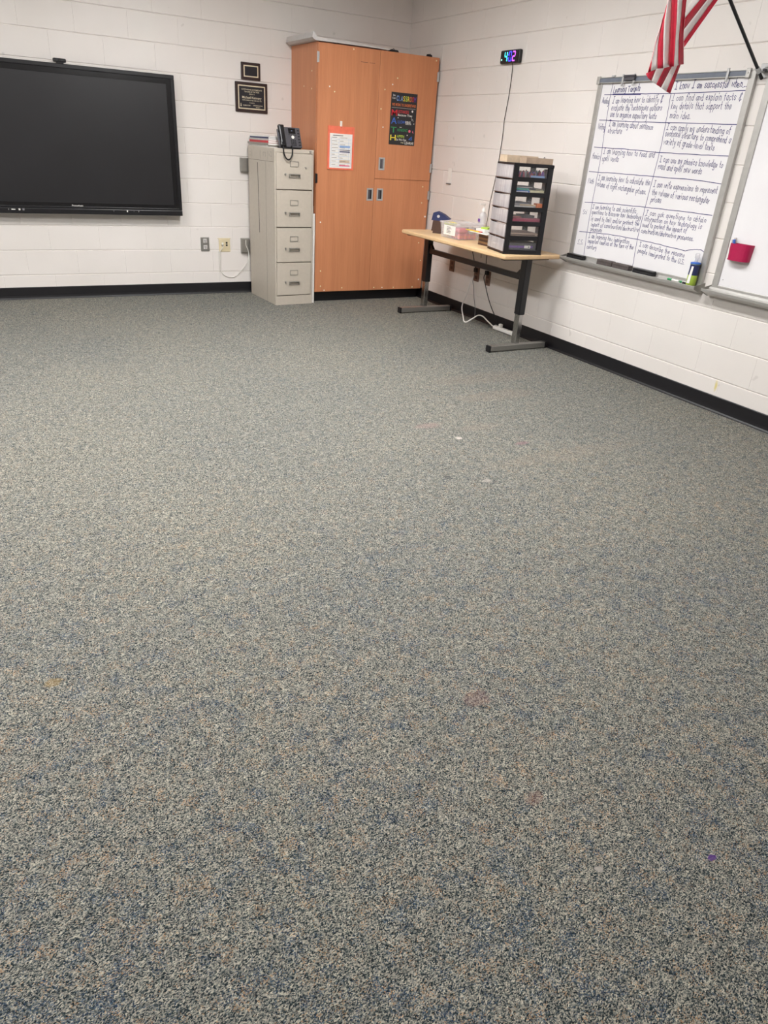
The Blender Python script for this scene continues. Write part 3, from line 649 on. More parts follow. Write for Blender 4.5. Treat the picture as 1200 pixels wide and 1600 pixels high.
top.build('tabletop', ['maple', 'maple_edge'], ta)
LX = -.322
for y in (-1.165, -2.595):
    lg = MB().box(LX - .028, y - .034, .275, LX + .028, y + .034, .700, bev=.006).build('leg', 'black_frame', ta)
    MB().box(LX - .022, y - .028, .045, LX + .022, y + .028, .30, bev=.005).build('chrome_post', 'chrome', lg, label='chrome lower post')
    MB().box(-.555, y - .022, .686, -.125, y + .022, .7045, bev=.003).build('top_rail', 'black_frame', lg)
    yf = y - .03
    MB().box(-.598, yf - .025, .006, -.05, yf + .025, .050, bev=.004).build('foot_bar', 'steel', lg, label='brushed steel floor foot')
    for x0, x1 in ((-.612, -.597), (-.051, -.036)): MB().box(x0, yf - .027, 0.0, x1, yf + .027, .052, bev=.003).build('foot_cap', 'black', lg)
    MB().cyl((-.40, yf - .028, .028), (-.40, yf - .024, .028), .007, n=12).build('screw', 'steel', lg)
    s = -1 if y > -2 else 1
    gy = y + s * .034
    MB().prism([(LX - .012, gy, .535), (LX - .012, gy, .62), (LX - .012, gy + s * .02, .61), (LX - .012, gy + s * .055, .578), (LX - .012, gy + s * .055, .535)], (.024, 0, 0)).build('bracket', 'black_frame', lg)
MB().box(LX - .015, -2.562, .532, LX + .015, -1.198, .576, bev=.004).build('crossbar', 'black_frame', ta)

# ================================================================== things on the table, from the left
ps = thing('pencil_sharpener', 'brown desktop pencil sharpener with blue top at the table left end', 'pencil sharpener', (-.40, -1.40, TZ), R(48))
MB().prism([(-.045, -.05, 0), (.045, -.05, 0), (.045, .03, 0), (-.045, .03, 0)], (0, 0, .018)).build('foot_plate', 'dbrown', ps, world=False)
MB().prism([(-.04, -.045, .018), (-.04, .045, .018), (-.04, .035, .105), (-.04, -.03, .105)], (.08, 0, 0)).build('shavings_bin', 'dbrown', ps, world=False)
b_ = MB(); b_.prism([(-.042, .05, .105), (-.042, .038, .165), (-.042, .0, .178), (-.042, -.06, .155), (-.042, -.115, .12), (-.042, -.03, .105)], (.084, 0, 0)); b_.build('blue_top', 'navy', ps, world=False, label='navy blue sloping top')
MB().cyl((-.043, -.01, .14), (-.047, -.01, .14), .012, n=14).build('pencil_hole', 'paper_grey', ps, world=False)

# milky bin: front face to the room
bn = thing('storage_bin', 'milky clear plastic bin of pink erasers on the table', 'bin', (-.385, -1.755, TZ), R(3))
bx, by, bh, wl = .12, .137, .125, .003
shell = MB()
def tub(mb, hx, hy, h, t, flare=.008):
    o0 = [(-hx + flare, -hy + flare, 0), (hx - flare, -hy + flare, 0), (hx - flare, hy - flare, 0), (-hx + flare, hy - flare, 0)]
    o1 = [(-hx, -hy, h), (hx, -hy, h), (hx, hy, h), (-hx, hy, h)]
    i1 = [(-hx + t, -hy + t, h), (hx - t, -hy + t, h), (hx - t, hy - t, h), (-hx + t, hy - t, h)]
    i0 = [(-hx + flare + t, -hy + flare + t, t), (hx - flare - t, -hy + flare + t, t), (hx - flare - t, hy - flare - t, t), (-hx + flare + t, hy - flare - t, t)]
    v = o0 + o1 + i1 + i0; f = [(3, 2, 1, 0), (12, 13, 14, 15)]
    for i in range(4):
        j = (i + 1) % 4; f += [(i, j, 4 + j, 4 + i), (4 + i, 4 + j, 8 + j, 8 + i), (8 + i, 8 + j, 12 + j, 12 + i)]
    return mb.add(v, f)
tub(shell, bx, by, bh, wl).build('tub', 'bin_plastic', bn, world=False)
rm = MB(); e_ = .006
rm.box(-bx - e_, -by - e_, bh - .012, bx + e_, -by, bh + .002).box(-bx - e_, by, bh - .012, bx + e_, by + e_, bh + .002).box(-bx - e_, -by, bh - .012, -bx, by, bh + .002).box(bx, -by, bh - .012, bx + e_, by, bh + .002)
rm.build('rim', 'bin_plastic', bn, world=False)
lb = MB().box(-bx + .0015, -.075, .025, -bx + .004, .085, .10).build('label_card', 'paper', bn, world=False)
lt = MB()
for i, (w) in enumerate((.05, .065, .045, .06, .055)): lt.box(-bx + .0008, .045 - w, .085 - i * .011, -bx + .0016, .045, .089 - i * .011)
lt.build('label_print', 'dgrey', bn, world=False)
# what lies in the bin
Mb = WM[bn]
rp = random.Random(5)
def inbin(x, y, z): return tuple(Mb @ Vector((x, y, z)))
spots = [(-.075, -.09, .004), (-.03, -.10, .004), (.015, -.095, .004), (.06, -.10, .004), (-.08, -.045, .004), (-.035, -.05, .004), (.01, -.045, .004), (.06, -.05, .004), (-.07, .0, .004), (-.02, .0, .004)]
looks = ['left', 'second', 'third', 'right']
er0 = None
for i, (x, y, z) in enumerate(spots):
    if er0 is None:
        er0 = thing('eraser', 'pink block eraser lying in the milky bin', 'eraser', inbin(x, y, z), 0, 'pink erasers in the bin')
        MB().box(-.017, -.017, 0, .017, .017, .048, bev=.006).build('rubber', 'pink', er0, world=False)
        MB().box(-.0174, -.0174, .012, .0174, .0174, .030, bev=.003).build('sleeve', 'coral', er0, world=False)
        o = er0
    else: o = copy_tree(er0)
    o.location = inbin(x, y, z); o.rotation_euler = (0, 0, rp.uniform(-.7, .7))
for i, (x, y, z, m, s) in enumerate(((-.06, -.07, .056, 'purple', 'purple pouch lying over the erasers in the bin'), (.055, -.06, .056, 'navy', 'navy pouch at the right side of the bin'))):
    t = thing('pouch', s, 'pouch', inbin(x, y, z), R(20 * i))
    MB().box(-.045, -.05, 0, .045, .05, .034, bev=.012, seg=3).build('bag', 'pink' if i == 0 else m, t, world=False)
    MB().box(-.04, -.002, .033, .04, .002, .036).build('zip', m, t, world=False)
t = thing('tape_roll', 'round clear tape roll resting on the erasers in the bin', 'tape', inbin(0.02, -.115, .075), 0)
t_ = MB(); t_.T = Matrix.Rotation(R(80), 4, 'X'); t_.lathe([(.018, -.008), (.03, -.008), (.03, .008), (.018, .008)], 24).build('ring', 'paper_grey', t, world=False)
t = thing('note_pad', 'lime green note pad on top of the bin left corner', 'note pad', inbin(-.06, .075, .1), R(-8))
MB().box(-.04, -.045, 0, .04, .045, .016, bev=.002).build('pad', 'lime', t, world=False)
MB().box(-.04, -.045, .016, .04, .045, .0175).build('top_sheet', 'yellow', t, world=False)

# sanitiser bottle
bt = thing('pump_bottle', 'clear pump bottle with round dark emblem behind the bin', 'bottle', (-.19, -1.775, TZ))
MB().lathe([(.030, 0), (.033, .004), (.033, .175), (.028, .198), (.014, .212), (.013, .218)], 24, c=(-.19, -1.775, TZ)).build('bottle', 'bottle_plastic', bt)
MB().lathe([(.016, .214), (.016, .236), (.008, .238), (.006, .262), (.011, .264), (.011, .278)], 18, c=(-.19, -1.775, TZ)).box(-.232, -1.783, TZ + .266, -.19, -1.767, TZ + .279, bev=.003).build('pump', 'white', bt)
MB().box(-.2258, -1.786, TZ + .135, -.2225, -1.758, TZ + .160, bev=.001).build('emblem', 'purple', bt)
MB().lathe([(.0335, .03), (.0335, .12)], 24, c=(-.19, -1.775, TZ)).build('label_band', 'paper', bt)

# brown folders with papers on top
for i in range(6):
    t = thing('file_folder', ['brown folder at the bottom of the stack beside the drawer tower', 'second brown folder from the bottom of the stack', 'third brown folder from the bottom of the stack', 'third brown folder from the top of the stack', 'second brown folder from the top of the stack', 'brown folder directly under the white sheet'][i], 'folder', (-.33, -2.205, TZ + i * .0145), R(rp.uniform(-2, 2)), 'brown folders stacked on the table')
    m = 'brown' if i % 2 else 'tan'
    MB().box(-.118, -.09, .001, .118, .09, .012).build('papers', 'kraft_dark' if i % 2 else 'brown', t, world=False)
    MB().box(-.122, -.095, 0, .122, .095, .0015).box(-.122, -.095, .012, .122, .095, .0138).box(-.122, -.095, .0015, -.1205, .095, .012).build('cover', 'brown' if i % 2 else 'dbrown', t, world=False)
sk = TZ + 6 * .0145 + .0005
t = thing('paper_sheet', 'white sheet with teal heading on top of the brown folders', 'paper', (-.345, -2.16, sk), R(-4))
MB().box(-.15, -.13, 0, .14, .13, .005).build('page', 'paper', t, world=False)
MB().box(-.12, -.02, .005, .1, .03, .0056).build('teal_heading', 'teal', t, world=False)
t = thing('note_pad', 'lime green tag pad on the white sheet beside the pump bottle', 'note pad', (-.39, -2.13, sk + .0305), R(25))
MB().box(-.05, -.03, 0, .05, .03, .012).build('pad', 'lime', t, world=False)
t = thing('note_box', 'white box of papers on the sheet under the lime pad', 'box', (-.395, -2.12, sk + .0057), R(-4))
MB().box(-.055, -.065, 0, .055, .065, .024, bev=.002).build('carton', 'paper', t, world=False)
for i, (m, y, s) in enumerate((('yellow', -1.935, 'yellow pencil poking out between bin and folders'), ('orange', -1.95, 'orange pencil poking out between bin and folders'), ('red', -1.965, 'red pencil poking out between bin and folders'))):
    t = thing('pencil', s, 'pencil', (-.44, y - .06, sk + .001), 0, 'pencils on the folder stack')
    a_, b2 = Vector((-.486 + i * .010, -1.975 - i * .012, sk + .0095)), Vector((-.482 + i * .010, -2.14 - i * .012, sk + .0095))
    MB().cyl(a_, b2, .0042, n=6).build('barrel', m, t)
    MB().cyl(a_, a_ + (a_ - b2).normalized() * .012, .0042, .0008, n=6).build('tip', 'tan', t)

# ================================================================== drawer tower
TR = R(-13.5)
tw = thing('drawer_tower', 'black six-drawer organiser tower with clear drawers on the table', 'drawer tower', (-.582, -2.622, TZ), TR)
SX, SY, SH = .308, .305, .610
step = .0985; z0 = .012
fr = MB()
for px in (0, SX - .040):
    for py in (0, SY - .022): fr.box(px, py, 0, px + .040, py + .022, SH - .02, bev=.003)
for py in (0, SY - .022):
    for i in range(7): fr.box(.04, py, z0 + i * step - .012, SX - .04, py + .022, min(z0 + i * step + .018, SH - .006))
for i in range(7): fr.box(SX - .012, .022, z0 + i * step - .010, SX, SY - .022, z0 + i * step + .008)
fr.box(-.003, -.002, SH - .022, SX + .002, SY + .002, SH, bev=.004).box(-.004, -.002, 0, SX + .002, SY + .002, .010, bev=.003)
fr.build('frame', 'black', tw, world=False)
MB().box(SX - .012, SY * .26, .01, SX - .002, SY * .42, SH - .03).build('rear_post', 'grey', tw, world=False)
for i in range(6):
    zb = z0 + i * step + .012
    d = MB(); hx0, hx1, hy0, hy1, hh = .004, SX - .02, .024, SY - .024, .074
    d.box(hx0, hy0, zb, hx1, hy1, zb + .002).box(hx0, hy0, zb + .002, hx1, hy0 + .002, zb + hh).box(hx0, hy1 - .002, zb + .002, hx1, hy1, zb + hh).box(hx1 - .002, hy0 + .002, zb + .002, hx1, hy1 - .002, zb + hh)
    dr = d.build('drawer', 'clear', tw, world=False)
    MB().box(-.008, .006, zb - .006, .003, SY - .006, zb + .080, bev=.004).build('drawer_front', 'frost', dr, world=False)
    MB().box(-.010, .004, zb - .0105, .003, SY - .004, zb - .0065).build('dark_lip', 'dbrown', dr, world=False)
    MB().box(-.014, SY / 2 - .045, zb + .03, -.007, SY / 2 + .045, zb + .042, bev=.003).build('pull', 'clear', dr, world=False)
Mt = WM[tw]
def intw(x, y, z): return tuple(Mt @ Vector((x, y, z)))
zd = lambda n: z0 + (6 - n) * step + .0145          # drawer 1 is the top one
# drawer 1: crayons
c0 = None
rc = random.Random(11)
cr_cols = ['dbrown', 'maroon', 'dgrey', 'purple', 'brown', 'grey', 'navy', 'maroon']
for i in range(26):
    x, y = .05 + (i % 13) * .0175 + rc.uniform(-.004, .004), .05 + (i // 13) * .04
    t = thing('crayon', 'worn dark crayon standing loosely in the top drawer of the tower', 'crayon', intw(x, y, zd(1)), TR, 'crayons in the top drawer')
    h = rc.uniform(.026, .046); lx, ly = rc.uniform(-.012, .012), rc.uniform(-.008, .008)
    MB().cyl((0, 0, 0), (lx, ly, h), .0068, n=10).build('paper_wrap', cr_cols[rc.randrange(8)], t, world=False)
    MB().cyl((lx, ly, h), (lx * 1.25, ly * 1.25, h + .009), .0062, .002, n=10).build('tip', cr_cols[rc.randrange(8)], t, world=False)
t = thing('paper_sheet', 'pale lilac paper strip along the bottom of the top drawer', 'paper', intw(.21, .04, zd(1)), TR)
MB().box(-.06, -.008, 0, .05, -.006, .016).build('strip', 'lblue', t, world=False)
def slab(name, label, cat, x0, y0, x1, y1, zz, h, m, m2=None, tilt=0):
    t = thing(name, label, cat, intw((x0 + x1) / 2, (y0 + y1) / 2, zz), TR + tilt)
    hx, hy = (x1 - x0) / 2, (y1 - y0) / 2
    MB().box(-hx, -hy, 0, hx, hy, h, bev=.0015, seg=1).build('body', m, t, world=False)
    if m2: MB().box(-hx * .9, -hy - .0008, h * .3, hx * .8, -hy + .001, h * .6).build('edge_strip', m2, t, world=False)
    return t
slab('book', 'blue booklet at the bottom of the second drawer', 'book', .045, .035, .16, .25, zd(2), .014, 'blue', 'paper')
slab('note_pad', 'cream note pad in the right half of the second drawer', 'note pad', .165, .035, .275, .24, zd(2), .018, 'cream')
slab('book', 'dark green booklet resting on the blue one in the second drawer', 'book', .045, .04, .155, .25, zd(2) + .0145, .014, 'teal', 'green')
slab('folder', 'dark grey folder lying over everything in the second drawer', 'folder', .05, .05, .20, .26, zd(2) + .029, .012, 'dgrey', 'paper')
slab('folder', 'pale yellow strip of card beside the grey folder in the second drawer', 'card', .205, .04, .275, .2, zd(2) + .0186, .010, 'dgrey', 'cream')
slab('paper_sheet', 'crumpled pale papers flat in the third drawer', 'paper', .045, .035, .225, .25, zd(3), .012, 'paper_grey', 'paper')
slab('folder', 'grey folder on the papers in the third drawer', 'folder', .05, .06, .20, .26, zd(3) + .0125, .018, 'grey', 'paper_grey')
slab('eraser', 'orange block at the right end of the third drawer', 'eraser', .232, .03, .276, .09, zd(3), .03, 'orange')
slab('ruler', 'tan wooden ruler leaning in the third drawer', 'ruler', .10, .034, .225, .048, zd(3) + .0128, .008, 'tan')
slab('book', 'maroon book filling the fourth drawer', 'book', .042, .032, .275, .27, zd(4), .026, 'maroon', 'magenta')
slab('box', 'dark grey box lying on the maroon book in the fourth drawer', 'box', .15, .06, .24, .2, zd(4) + .0265, .018, 'dgrey')
slab('box', 'brown pencil box on the maroon book left side', 'box', .05, .05, .13, .2, zd(4) + .0265, .012, 'brown', 'pink')
slab('book', 'flat brown notebook in the fifth drawer', 'book', .042, .032, .275, .27, zd(5), .022, 'kraft_dark', 'dbrown')
slab('pouch', 'large dark grey pouch filling the bottom drawer', 'pouch', .04, .04, .275, .27, zd(6), .052, 'dgrey', 'purple')
t = thing('tag', 'white printed tag in front of the grey pouch in the bottom drawer', 'tag', intw(.205, .033, zd(6) + .014), TR + R(4))
MB().box(-.026, -.001, 0, .026, .001, .020).build('card', 'paper', t, world=False); MB().box(.006, -.0016, .005, .016, -.0009, .014).build('print', 'dgrey', t, world=False)
# two shallow cardboard boxes on the tower
def carton(label, x0, y0, x1, y1, bz, m, mf):
    cb = thing('cardboard_box', label, 'box', intw((x0 + x1) / 2, (y0 + y1) / 2, SH + .001), TR)
    bx0, by0, tt = (x1 - x0) / 2, (y1 - y0) / 2, .003
    k_ = MB(); k_.box(-bx0, -by0, 0, bx0, by0, tt).box(-bx0, -by0, tt, -bx0 + tt, by0, bz).box(bx0 - tt, -by0, tt, bx0, by0, bz).box(-bx0 + tt, -by0, tt, bx0 - tt, -by0 + tt, bz).box(-bx0 + tt, by0 - tt, tt, bx0 - tt, by0, bz)
    k_.build('tray', m, cb, world=False)
    for sx in (-1, 1): MB().box(min(sx * bx0, sx * (bx0 - .05)), -by0 + tt, bz - .002, max(sx * bx0, sx * (bx0 - .05)), by0 - tt, bz).build('flap', m, cb, world=False)
    MB().box(-bx0, -by0 - .0008, .001, bx0, -by0, bz).build('front_panel', mf, cb, world=False)
    return cb
carton('pale tan cardboard box at the back of the drawer tower top', .005, .16, .25, .29, .046, 'kraft', 'kraft')
g_ = carton('greyer brown cardboard box at the front edge of the drawer tower top', .090, .012, .297, .12, .038, 'kraft_dark', 'kraft_dark')
MB().tube([(.03, -.05, .038), (.034, -.051, .045), (.04, -.05, .038)], .002).build('staple', 'dgrey', g_, world=False)

# ================================================================== sockets and cords under the table
plates = [(-1.068, -1.150, .392, .466, 'brown outlet plate on the block wall under the table left half'), (-1.487, -1.567, .372, .455, 'brown outlet plate under the table with two cords plugged in'), (-1.672, -1.742, .366, .450, 'brown outlet plate under the table with one black cord')]
for y1, y0, z0_, z1_, s in plates:
    t = thing('electrical_outlet', s, 'outlet', (0, (y0 + y1) / 2, z0_))
    MB().box(-.007, y0, z0_ - .04, 0, y1, z1_, bev=.003).build('cover_plate', 'socket_brown', t)
    for dz in (.028, .072): MB().box(-.0095, (y0 + y1) / 2 - .017, z0_ - .035 + dz - .014, -.006, (y0 + y1) / 2 + .017, z0_ - .035 + dz + .014, bev=.004).build('receptacle', 'dbrown', t)
def cord(name, label, pts, r, m, plug=None):
    t = thing(name, label, 'cord', (pts[0][0], pts[0][1], min(p[2] for p in pts)))
    MB().tube(pts, r).build('cable', m, t)
    if plug: MB().box(*plug, bev=.004).build('plug', m, t)
    return t
cord('appliance_cable', 'black cord drooping from the right outlet to the floor', [(-.026, -1.70, .44), (-.05, -1.705, .40), (-.05, -1.74, .34), (-.05, -1.80, .25), (-.045, -1.86, .17), (-.03, -1.92, .09), (-.03, -1.95, .03), (-.05, -1.97, .006)], .0038, 'black_matte', (-.034, -1.722, .42, -.0096, -1.686, .455))
cord('appliance_cable', 'black cord looping from the table edge over the crossbar', [(-.085, -1.62, .70), (-.10, -1.60, .665), (-.12, -1.56, .66), (-.14, -1.53, .69), (-.10, -1.53, .64), (-.06, -1.535, .53), (-.035, -1.535, .46), (-.03, -1.53, .43)], .0034, 'black_matte', (-.034, -1.548, .415, -.0096, -1.512, .45))
cord('appliance_cable', 'grey cord hanging from the middle outlet beside the white one', [(-.03, -1.545, .39), (-.055, -1.55, .35), (-.05, -1.57, .28), (-.045, -1.585, .2), (-.035, -1.60, .13), (-.03, -1.61, .06), (-.04, -1.62, .006)], .003, 'grey')
cord('charging_cable', 'black cord arching from behind the drawers to the right outlet', [(-.060, -1.78, .73), (-.06, -1.76, .70), (-.06, -1.73, .66), (-.05, -1.71, .60), (-.04, -1.70, .52), (-.032, -1.70, .47)], .0034, 'black_matte')
cord('extension_cable', 'white extension cord bending down to the floor under the table', [(-.03, -1.52, .385), (-.06, -1.53, .34), (-.07, -1.52, .28), (-.07, -1.49, .20), (-.07, -1.46, .145), (-.09, -1.475, .08), (-.15, -1.60, .02), (-.185, -1.665, .007), (-.18, -1.70, .007), (-.12, -1.72, .045), (-.09, -1.74, .07), (-.08, -1.80, .075), (-.08, -1.88, .05), (-.07, -1.95, .022)], .0058, 'white')
px_ = thing('power_strip', 'white power strip lying by the wall at the table right leg', 'power strip', (-.06, -2.1, 0), R(2))
MB().box(-.022, -.16, .003, .022, .13, .032, bev=.006).build('body', 'white', px_, world=False)
for i in range(4): MB().box(-.011, -.13 + i * .05, .031, .011, -.10 + i * .05, .0335, bev=.003).build('socket', 'paper_grey', px_, world=False)
MB().box(-.014, .03, .032, .014, .062, .062, bev=.005).build('plug', 'white', px_, world=False)
MB().box(-.010, .10, .032, .010, .118, .038, bev=.002).build('switch', 'paper_grey', px_, world=False)

# ================================================================== digital clock on the side wall
ck = thing('digital_clock', 'small black digital wall clock with glowing coloured digits', 'clock', (0, -1.66, 2.03))
CY0, CY1, CZ0, CZ1 = -1.540, -1.788, 2.036, 2.129
MB().box(-.034, CY1, CZ0, -.0005, CY0, CZ1, bev=.010, seg=3).build('case', 'black', ck)
MB().box(-.0355, CY1 + .008, CZ0 + .006, -.033, CY0 - .008, CZ1 - .006, bev=.001).build('face', 'inner_bezel', ck)
def seg7(code, yc, zc, w, h, th, m):
    mb = MB(); s = []
    a, b, c_, d, e, f, g = [q in code for q in 'abcdefg']
    hw, hh = w / 2, h / 2
    def bar(y0, z0, y1, z1): mb.box(-.0366, yc - y0, zc + z0, -.0352, yc - y1, zc + z1, bev=.0006, seg=1)
    t2 = th / 2
    if a: bar(-hw + t2, hh - th, hw - t2, hh)
    if d: bar(-hw + t2, -hh, hw - t2, -hh + th)
    if g: bar(-hw + t2, -t2, hw - t2, t2)
    if b: bar(hw - th, t2 * .6, hw, hh - t2)
    if c_: bar(hw - th, -hh + t2, hw, -t2 * .6)
    if f: bar(-hw, t2 * .6, -hw + th, hh - t2)
    if e: bar(-hw, -hh + t2, -hw + th, -t2 * .6)
    return mb.build('digit', m, ck)
for n, c in dict(g_cyan=(70, 232, 240), g_blue=(70, 66, 250), g_purple=(196, 88, 246), g_mint=(160, 255, 232)).items(): M[n] = mat(n, c, .5, emit=c, estr=1.6)
seg7('fgbc', -1.620, 2.083, .038, .070, .009, 'g_cyan')
seg7('abcdef', -1.674, 2.083, .038, .070, .009, 'g_blue'); seg7('abged', -1.722, 2.083, .038, .070, .009, 'g_purple')
cl = MB()
for dz in (.012, -.012): cl.box(-.0366, -1.6515, 2.083 + dz - .004, -.0352, -1.6445, 2.083 + dz + .004)
cl.build('colon', 'g_blue', ck)
MB().cyl((-.0368, -1.566, 2.064), (-.0350, -1.566, 2.064), .006, n=12).build('indicator', 'g_mint', ck)
MB().tube([(-.02, -1.690, 2.037), (-.012, -1.690, 2.02), (-.006, -1.686, 1.93), (-.005, -1.680, 1.81), (-.006, -1.668, 1.70), (-.005, -1.660, 1.62), (-.005, -1.664, 1.53), (-.006, -1.658, 1.40), (-.005, -1.650, 1.28), (-.005, -1.632, 1.18), (-.005, -1.615, 1.09), (-.006, -1.600, 1.0), (-.012, -1.60, .86), (-.03, -1.60, .74), (-.04, -1.60, .66), (-.03, -1.60, .55)], .0026).build('power_lead', 'black_matte', ck)
t = thing('adhesive_hook', 'tiny clear adhesive strip hook on the block wall beside the wardrobe', 'hook', (0, -.91, 1.11))
MB().box(-.004, -.945, 1.118, 0, -.885, 1.245, bev=.002).build('strip', 'paper', t); MB().box(-.014, -.945, 1.108, 0, -.880, 1.117, bev=.002).build('hook_lip', 'grey', t)

# ================================================================== whiteboards
def board(y0, y1, label, rail):
    t = thing('whiteboard', label, 'whiteboard', (0, (y0 + y1) / 2, .70))
    zb, zt, fw = .738, 1.902, .042
    MB().box(-.016, y1 + fw, zb + .01, -.001, y0 - fw, zt - .02).build('panel', 'board', t)
    f = MB()
    f.box(-.024, y0 - fw, zb, -.001, y0, zt, bev=.003).box(-.024, y1, zb, -.001, y1 + fw, zt, bev=.003)
    f.box(-.024, y1 + fw, zt - .03, -.001, y0 - fw, zt, bev=.003).box(-.024, y1 + fw, zb, -.001, y0 - fw, zb + .02, bev=.002)
    f.build('frame', 'alu', t)
    tr = MB().prism([(-.001, y0 + .012, .748), (-.026, y0 + .012, .742), (-.030, y0 + .012, .729), (-.088, y0 + .012, .723), (-.093, y0 + .012, .733), (-.097, y0 + .012, .731), (-.094, y0 + .012, .717), (-.03, y0 + .012, .690), (-.001, y0 + .012, .690)], (0, (y1 - .012) - (y0 + .012), 0)).build('marker_tray', 'alu', t)
    for y in (y0 + .0125, y1 - .0125):
        MB().prism([(-.001, y - .002, .752), (-.027, y - .002, .746), (-.098, y - .002, .733), (-.095, y - .002, .714), (-.03, y - .002, .687), (-.001, y - .002, .687)], (0, .004, 0)).build('end_cap', 'alu_grey', tr)
    if rail:
        rl = MB().box(-.034, y1 + .03, 1.868, -.020, y0 - .004, 1.872).box(-.034, y1 + .03, 1.899, -.020, y0 - .004, 1.903).box(-.026, y1 + .03, 1.872, -.020, y0 - .004, 1.899).build('map_rail', 'alu', t)
        MB().box(-.030, y1 + .06, 1.8735, -.0255, y0 - .02, 1.8975).build('cork_strip', cm('rail_insert', (108, 114, 126), .6), rl, label='blue grey rail insert')
        for y, m in ((y0 - .008, 'dgrey'), (y1 + .045, 'white')):
            MB().box(-.037, y - .014, 1.862, -.019, y + .014, 1.91, bev=.003).cyl((-.040, y, 1.888), (-.036, y, 1.888), .005, n=10).build('end_stop', 'alu', rl)
        for y, big in ((-2.86, 0), (-2.955, 1), (-3.02, 2), (-3.055, 1), (-3.78, 1)):
            q = MB()
            if big == 0: q.box(-.040, y - .012, 1.9, -.022, y + .012, 1.912, bev=.002)
            elif big == 1: q.box(-.040, y - .008, 1.864, -.0335, y + .008, 1.915, bev=.002).box(-.044, y - .006, 1.846, -.034, y + .006, 1.866, bev=.002)
            else: q.box(-.046, y - .045, 1.876, -.033, y + .045, 1.896, bev=.004).cyl((-.044, y - .05, 1.902), (-.044, y + .05, 1.902), .007, n=10)
            q.build('map_clip', 'dgrey' if big == 2 else 'nickel', rl)
        for y in (y0 - .05, y1 + .03): MB().cyl((-.0255, y, .76), (-.0235, y, .76), .004, n=8).build('screw', 'steel', t)
    return t
wb = board(-2.712, -3.958, 'whiteboard covered with handwritten learning targets in navy marker', True)
wb2 = board(-4.035, -5.28, 'blank whiteboard with a magenta cup stuck on it', False)
MB().cyl((-.0165, -4.10, .795), (-.0155, -4.10, .795), .004, n=8).build('screw', 'steel', wb2)
TEXT = [(-2.866, 1.813, -3.112, 1.817, 'Learning Targets'),(-3.396, 1.822, -3.92, 1.82, 'I know I am successful when...'),(-2.875, 1.75, -3.321, 1.753, 'I am learning how to identify &'),(-2.879, 1.706, -3.33, 1.705, 'evaluate the techniques authors'),(-2.878, 1.668, -3.298, 1.656, 'use to organize expository texts'),(-3.391, 1.759, -3.905, 1.756, 'I can find and explain facts &'),(-3.399, 1.713, -3.85, 1.711, 'key details that support the'),(-3.405, 1.662, -3.573, 1.659, 'main idea.'),(-2.884, 1.612, -3.29, 1.596, 'I am learning about sentence'),(-2.884, 1.57, -3.02, 1.568, 'structure'),(-3.399, 1.598, -3.887, 1.582, 'I can apply my understanding of'),(-3.401, 1.562, -3.904, 1.535, 'sentence structure to comprehend a'),(-3.401, 1.516, -3.804, 1.494, 'variety of grade-level texts'),(-2.878, 1.441, -3.353, 1.437, 'I am learning how to read and'),(-2.879, 1.396, -3.041, 1.396, 'spell words'),(-3.402, 1.413, -3.894, 1.403, 'I can use my phonics knowledge to'),(-3.401, 1.372, -3.755, 1.36, 'read and spell new words'),(-2.876, 1.273, -3.364, 1.27, 'I am learning how to calculate the'),(-2.868, 1.23, -3.348, 1.214, 'volume of right rectangular prisms.'),(-3.394, 1.264, -3.901, 1.262, 'I can write expressions to represent'),(-3.397, 1.218, -3.863, 1.205, 'the volume of various rectangular'),(-3.399, 1.175, -3.492, 1.176, 'prisms'),(-2.871, 1.082, -3.298, 1.094, 'I am learning to ask scientific'),(-2.874, 1.047, -3.35, 1.059, 'questions to discover how technology'),(-2.879, 1.004, -3.345, 1.018, 'is used to limit and/or protect the'),(-2.89, 0.966, -3.351, 0.98, 'impact of construction/destructive'),(-2.893, 0.931, -3.011, 0.937, 'processes'),(-3.38, 1.09, -3.876, 1.097, 'I can ask questions to obtain'),(-3.379, 1.056, -3.855, 1.057, 'information on how technology is'),(-3.374, 1.017, -3.747, 1.022, 'used to protect the impact of'),(-3.374, 0.978, -3.816, 0.981, 'construction/destructive processes.'),(-2.886, 0.886, -3.293, 0.895, 'I am learning how immigration'),(-2.889, 0.85, -3.339, 0.864, 'impacted America at the turn of the'),(-2.887, 0.81, -2.991, 0.815, 'century'),(-3.384, 0.891, -3.779, 0.875, 'I can describe the reasons'),(-3.383, 0.853, -3.792, 0.833, 'people immigrated to the U.S.'),(-2.776, 1.751, -2.846, 1.747, 'Reading'),(-2.783, 1.591, -2.852, 1.588, 'Writing'),(-2.775, 1.408, -2.851, 1.403, 'Phonics'),(-2.778, 1.245, -2.838, 1.245, 'Math'),(-2.781, 1.038, -2.829, 1.038, 'Sci'),(-2.781, 0.827, -2.846, 0.831, 'S.S.'),]
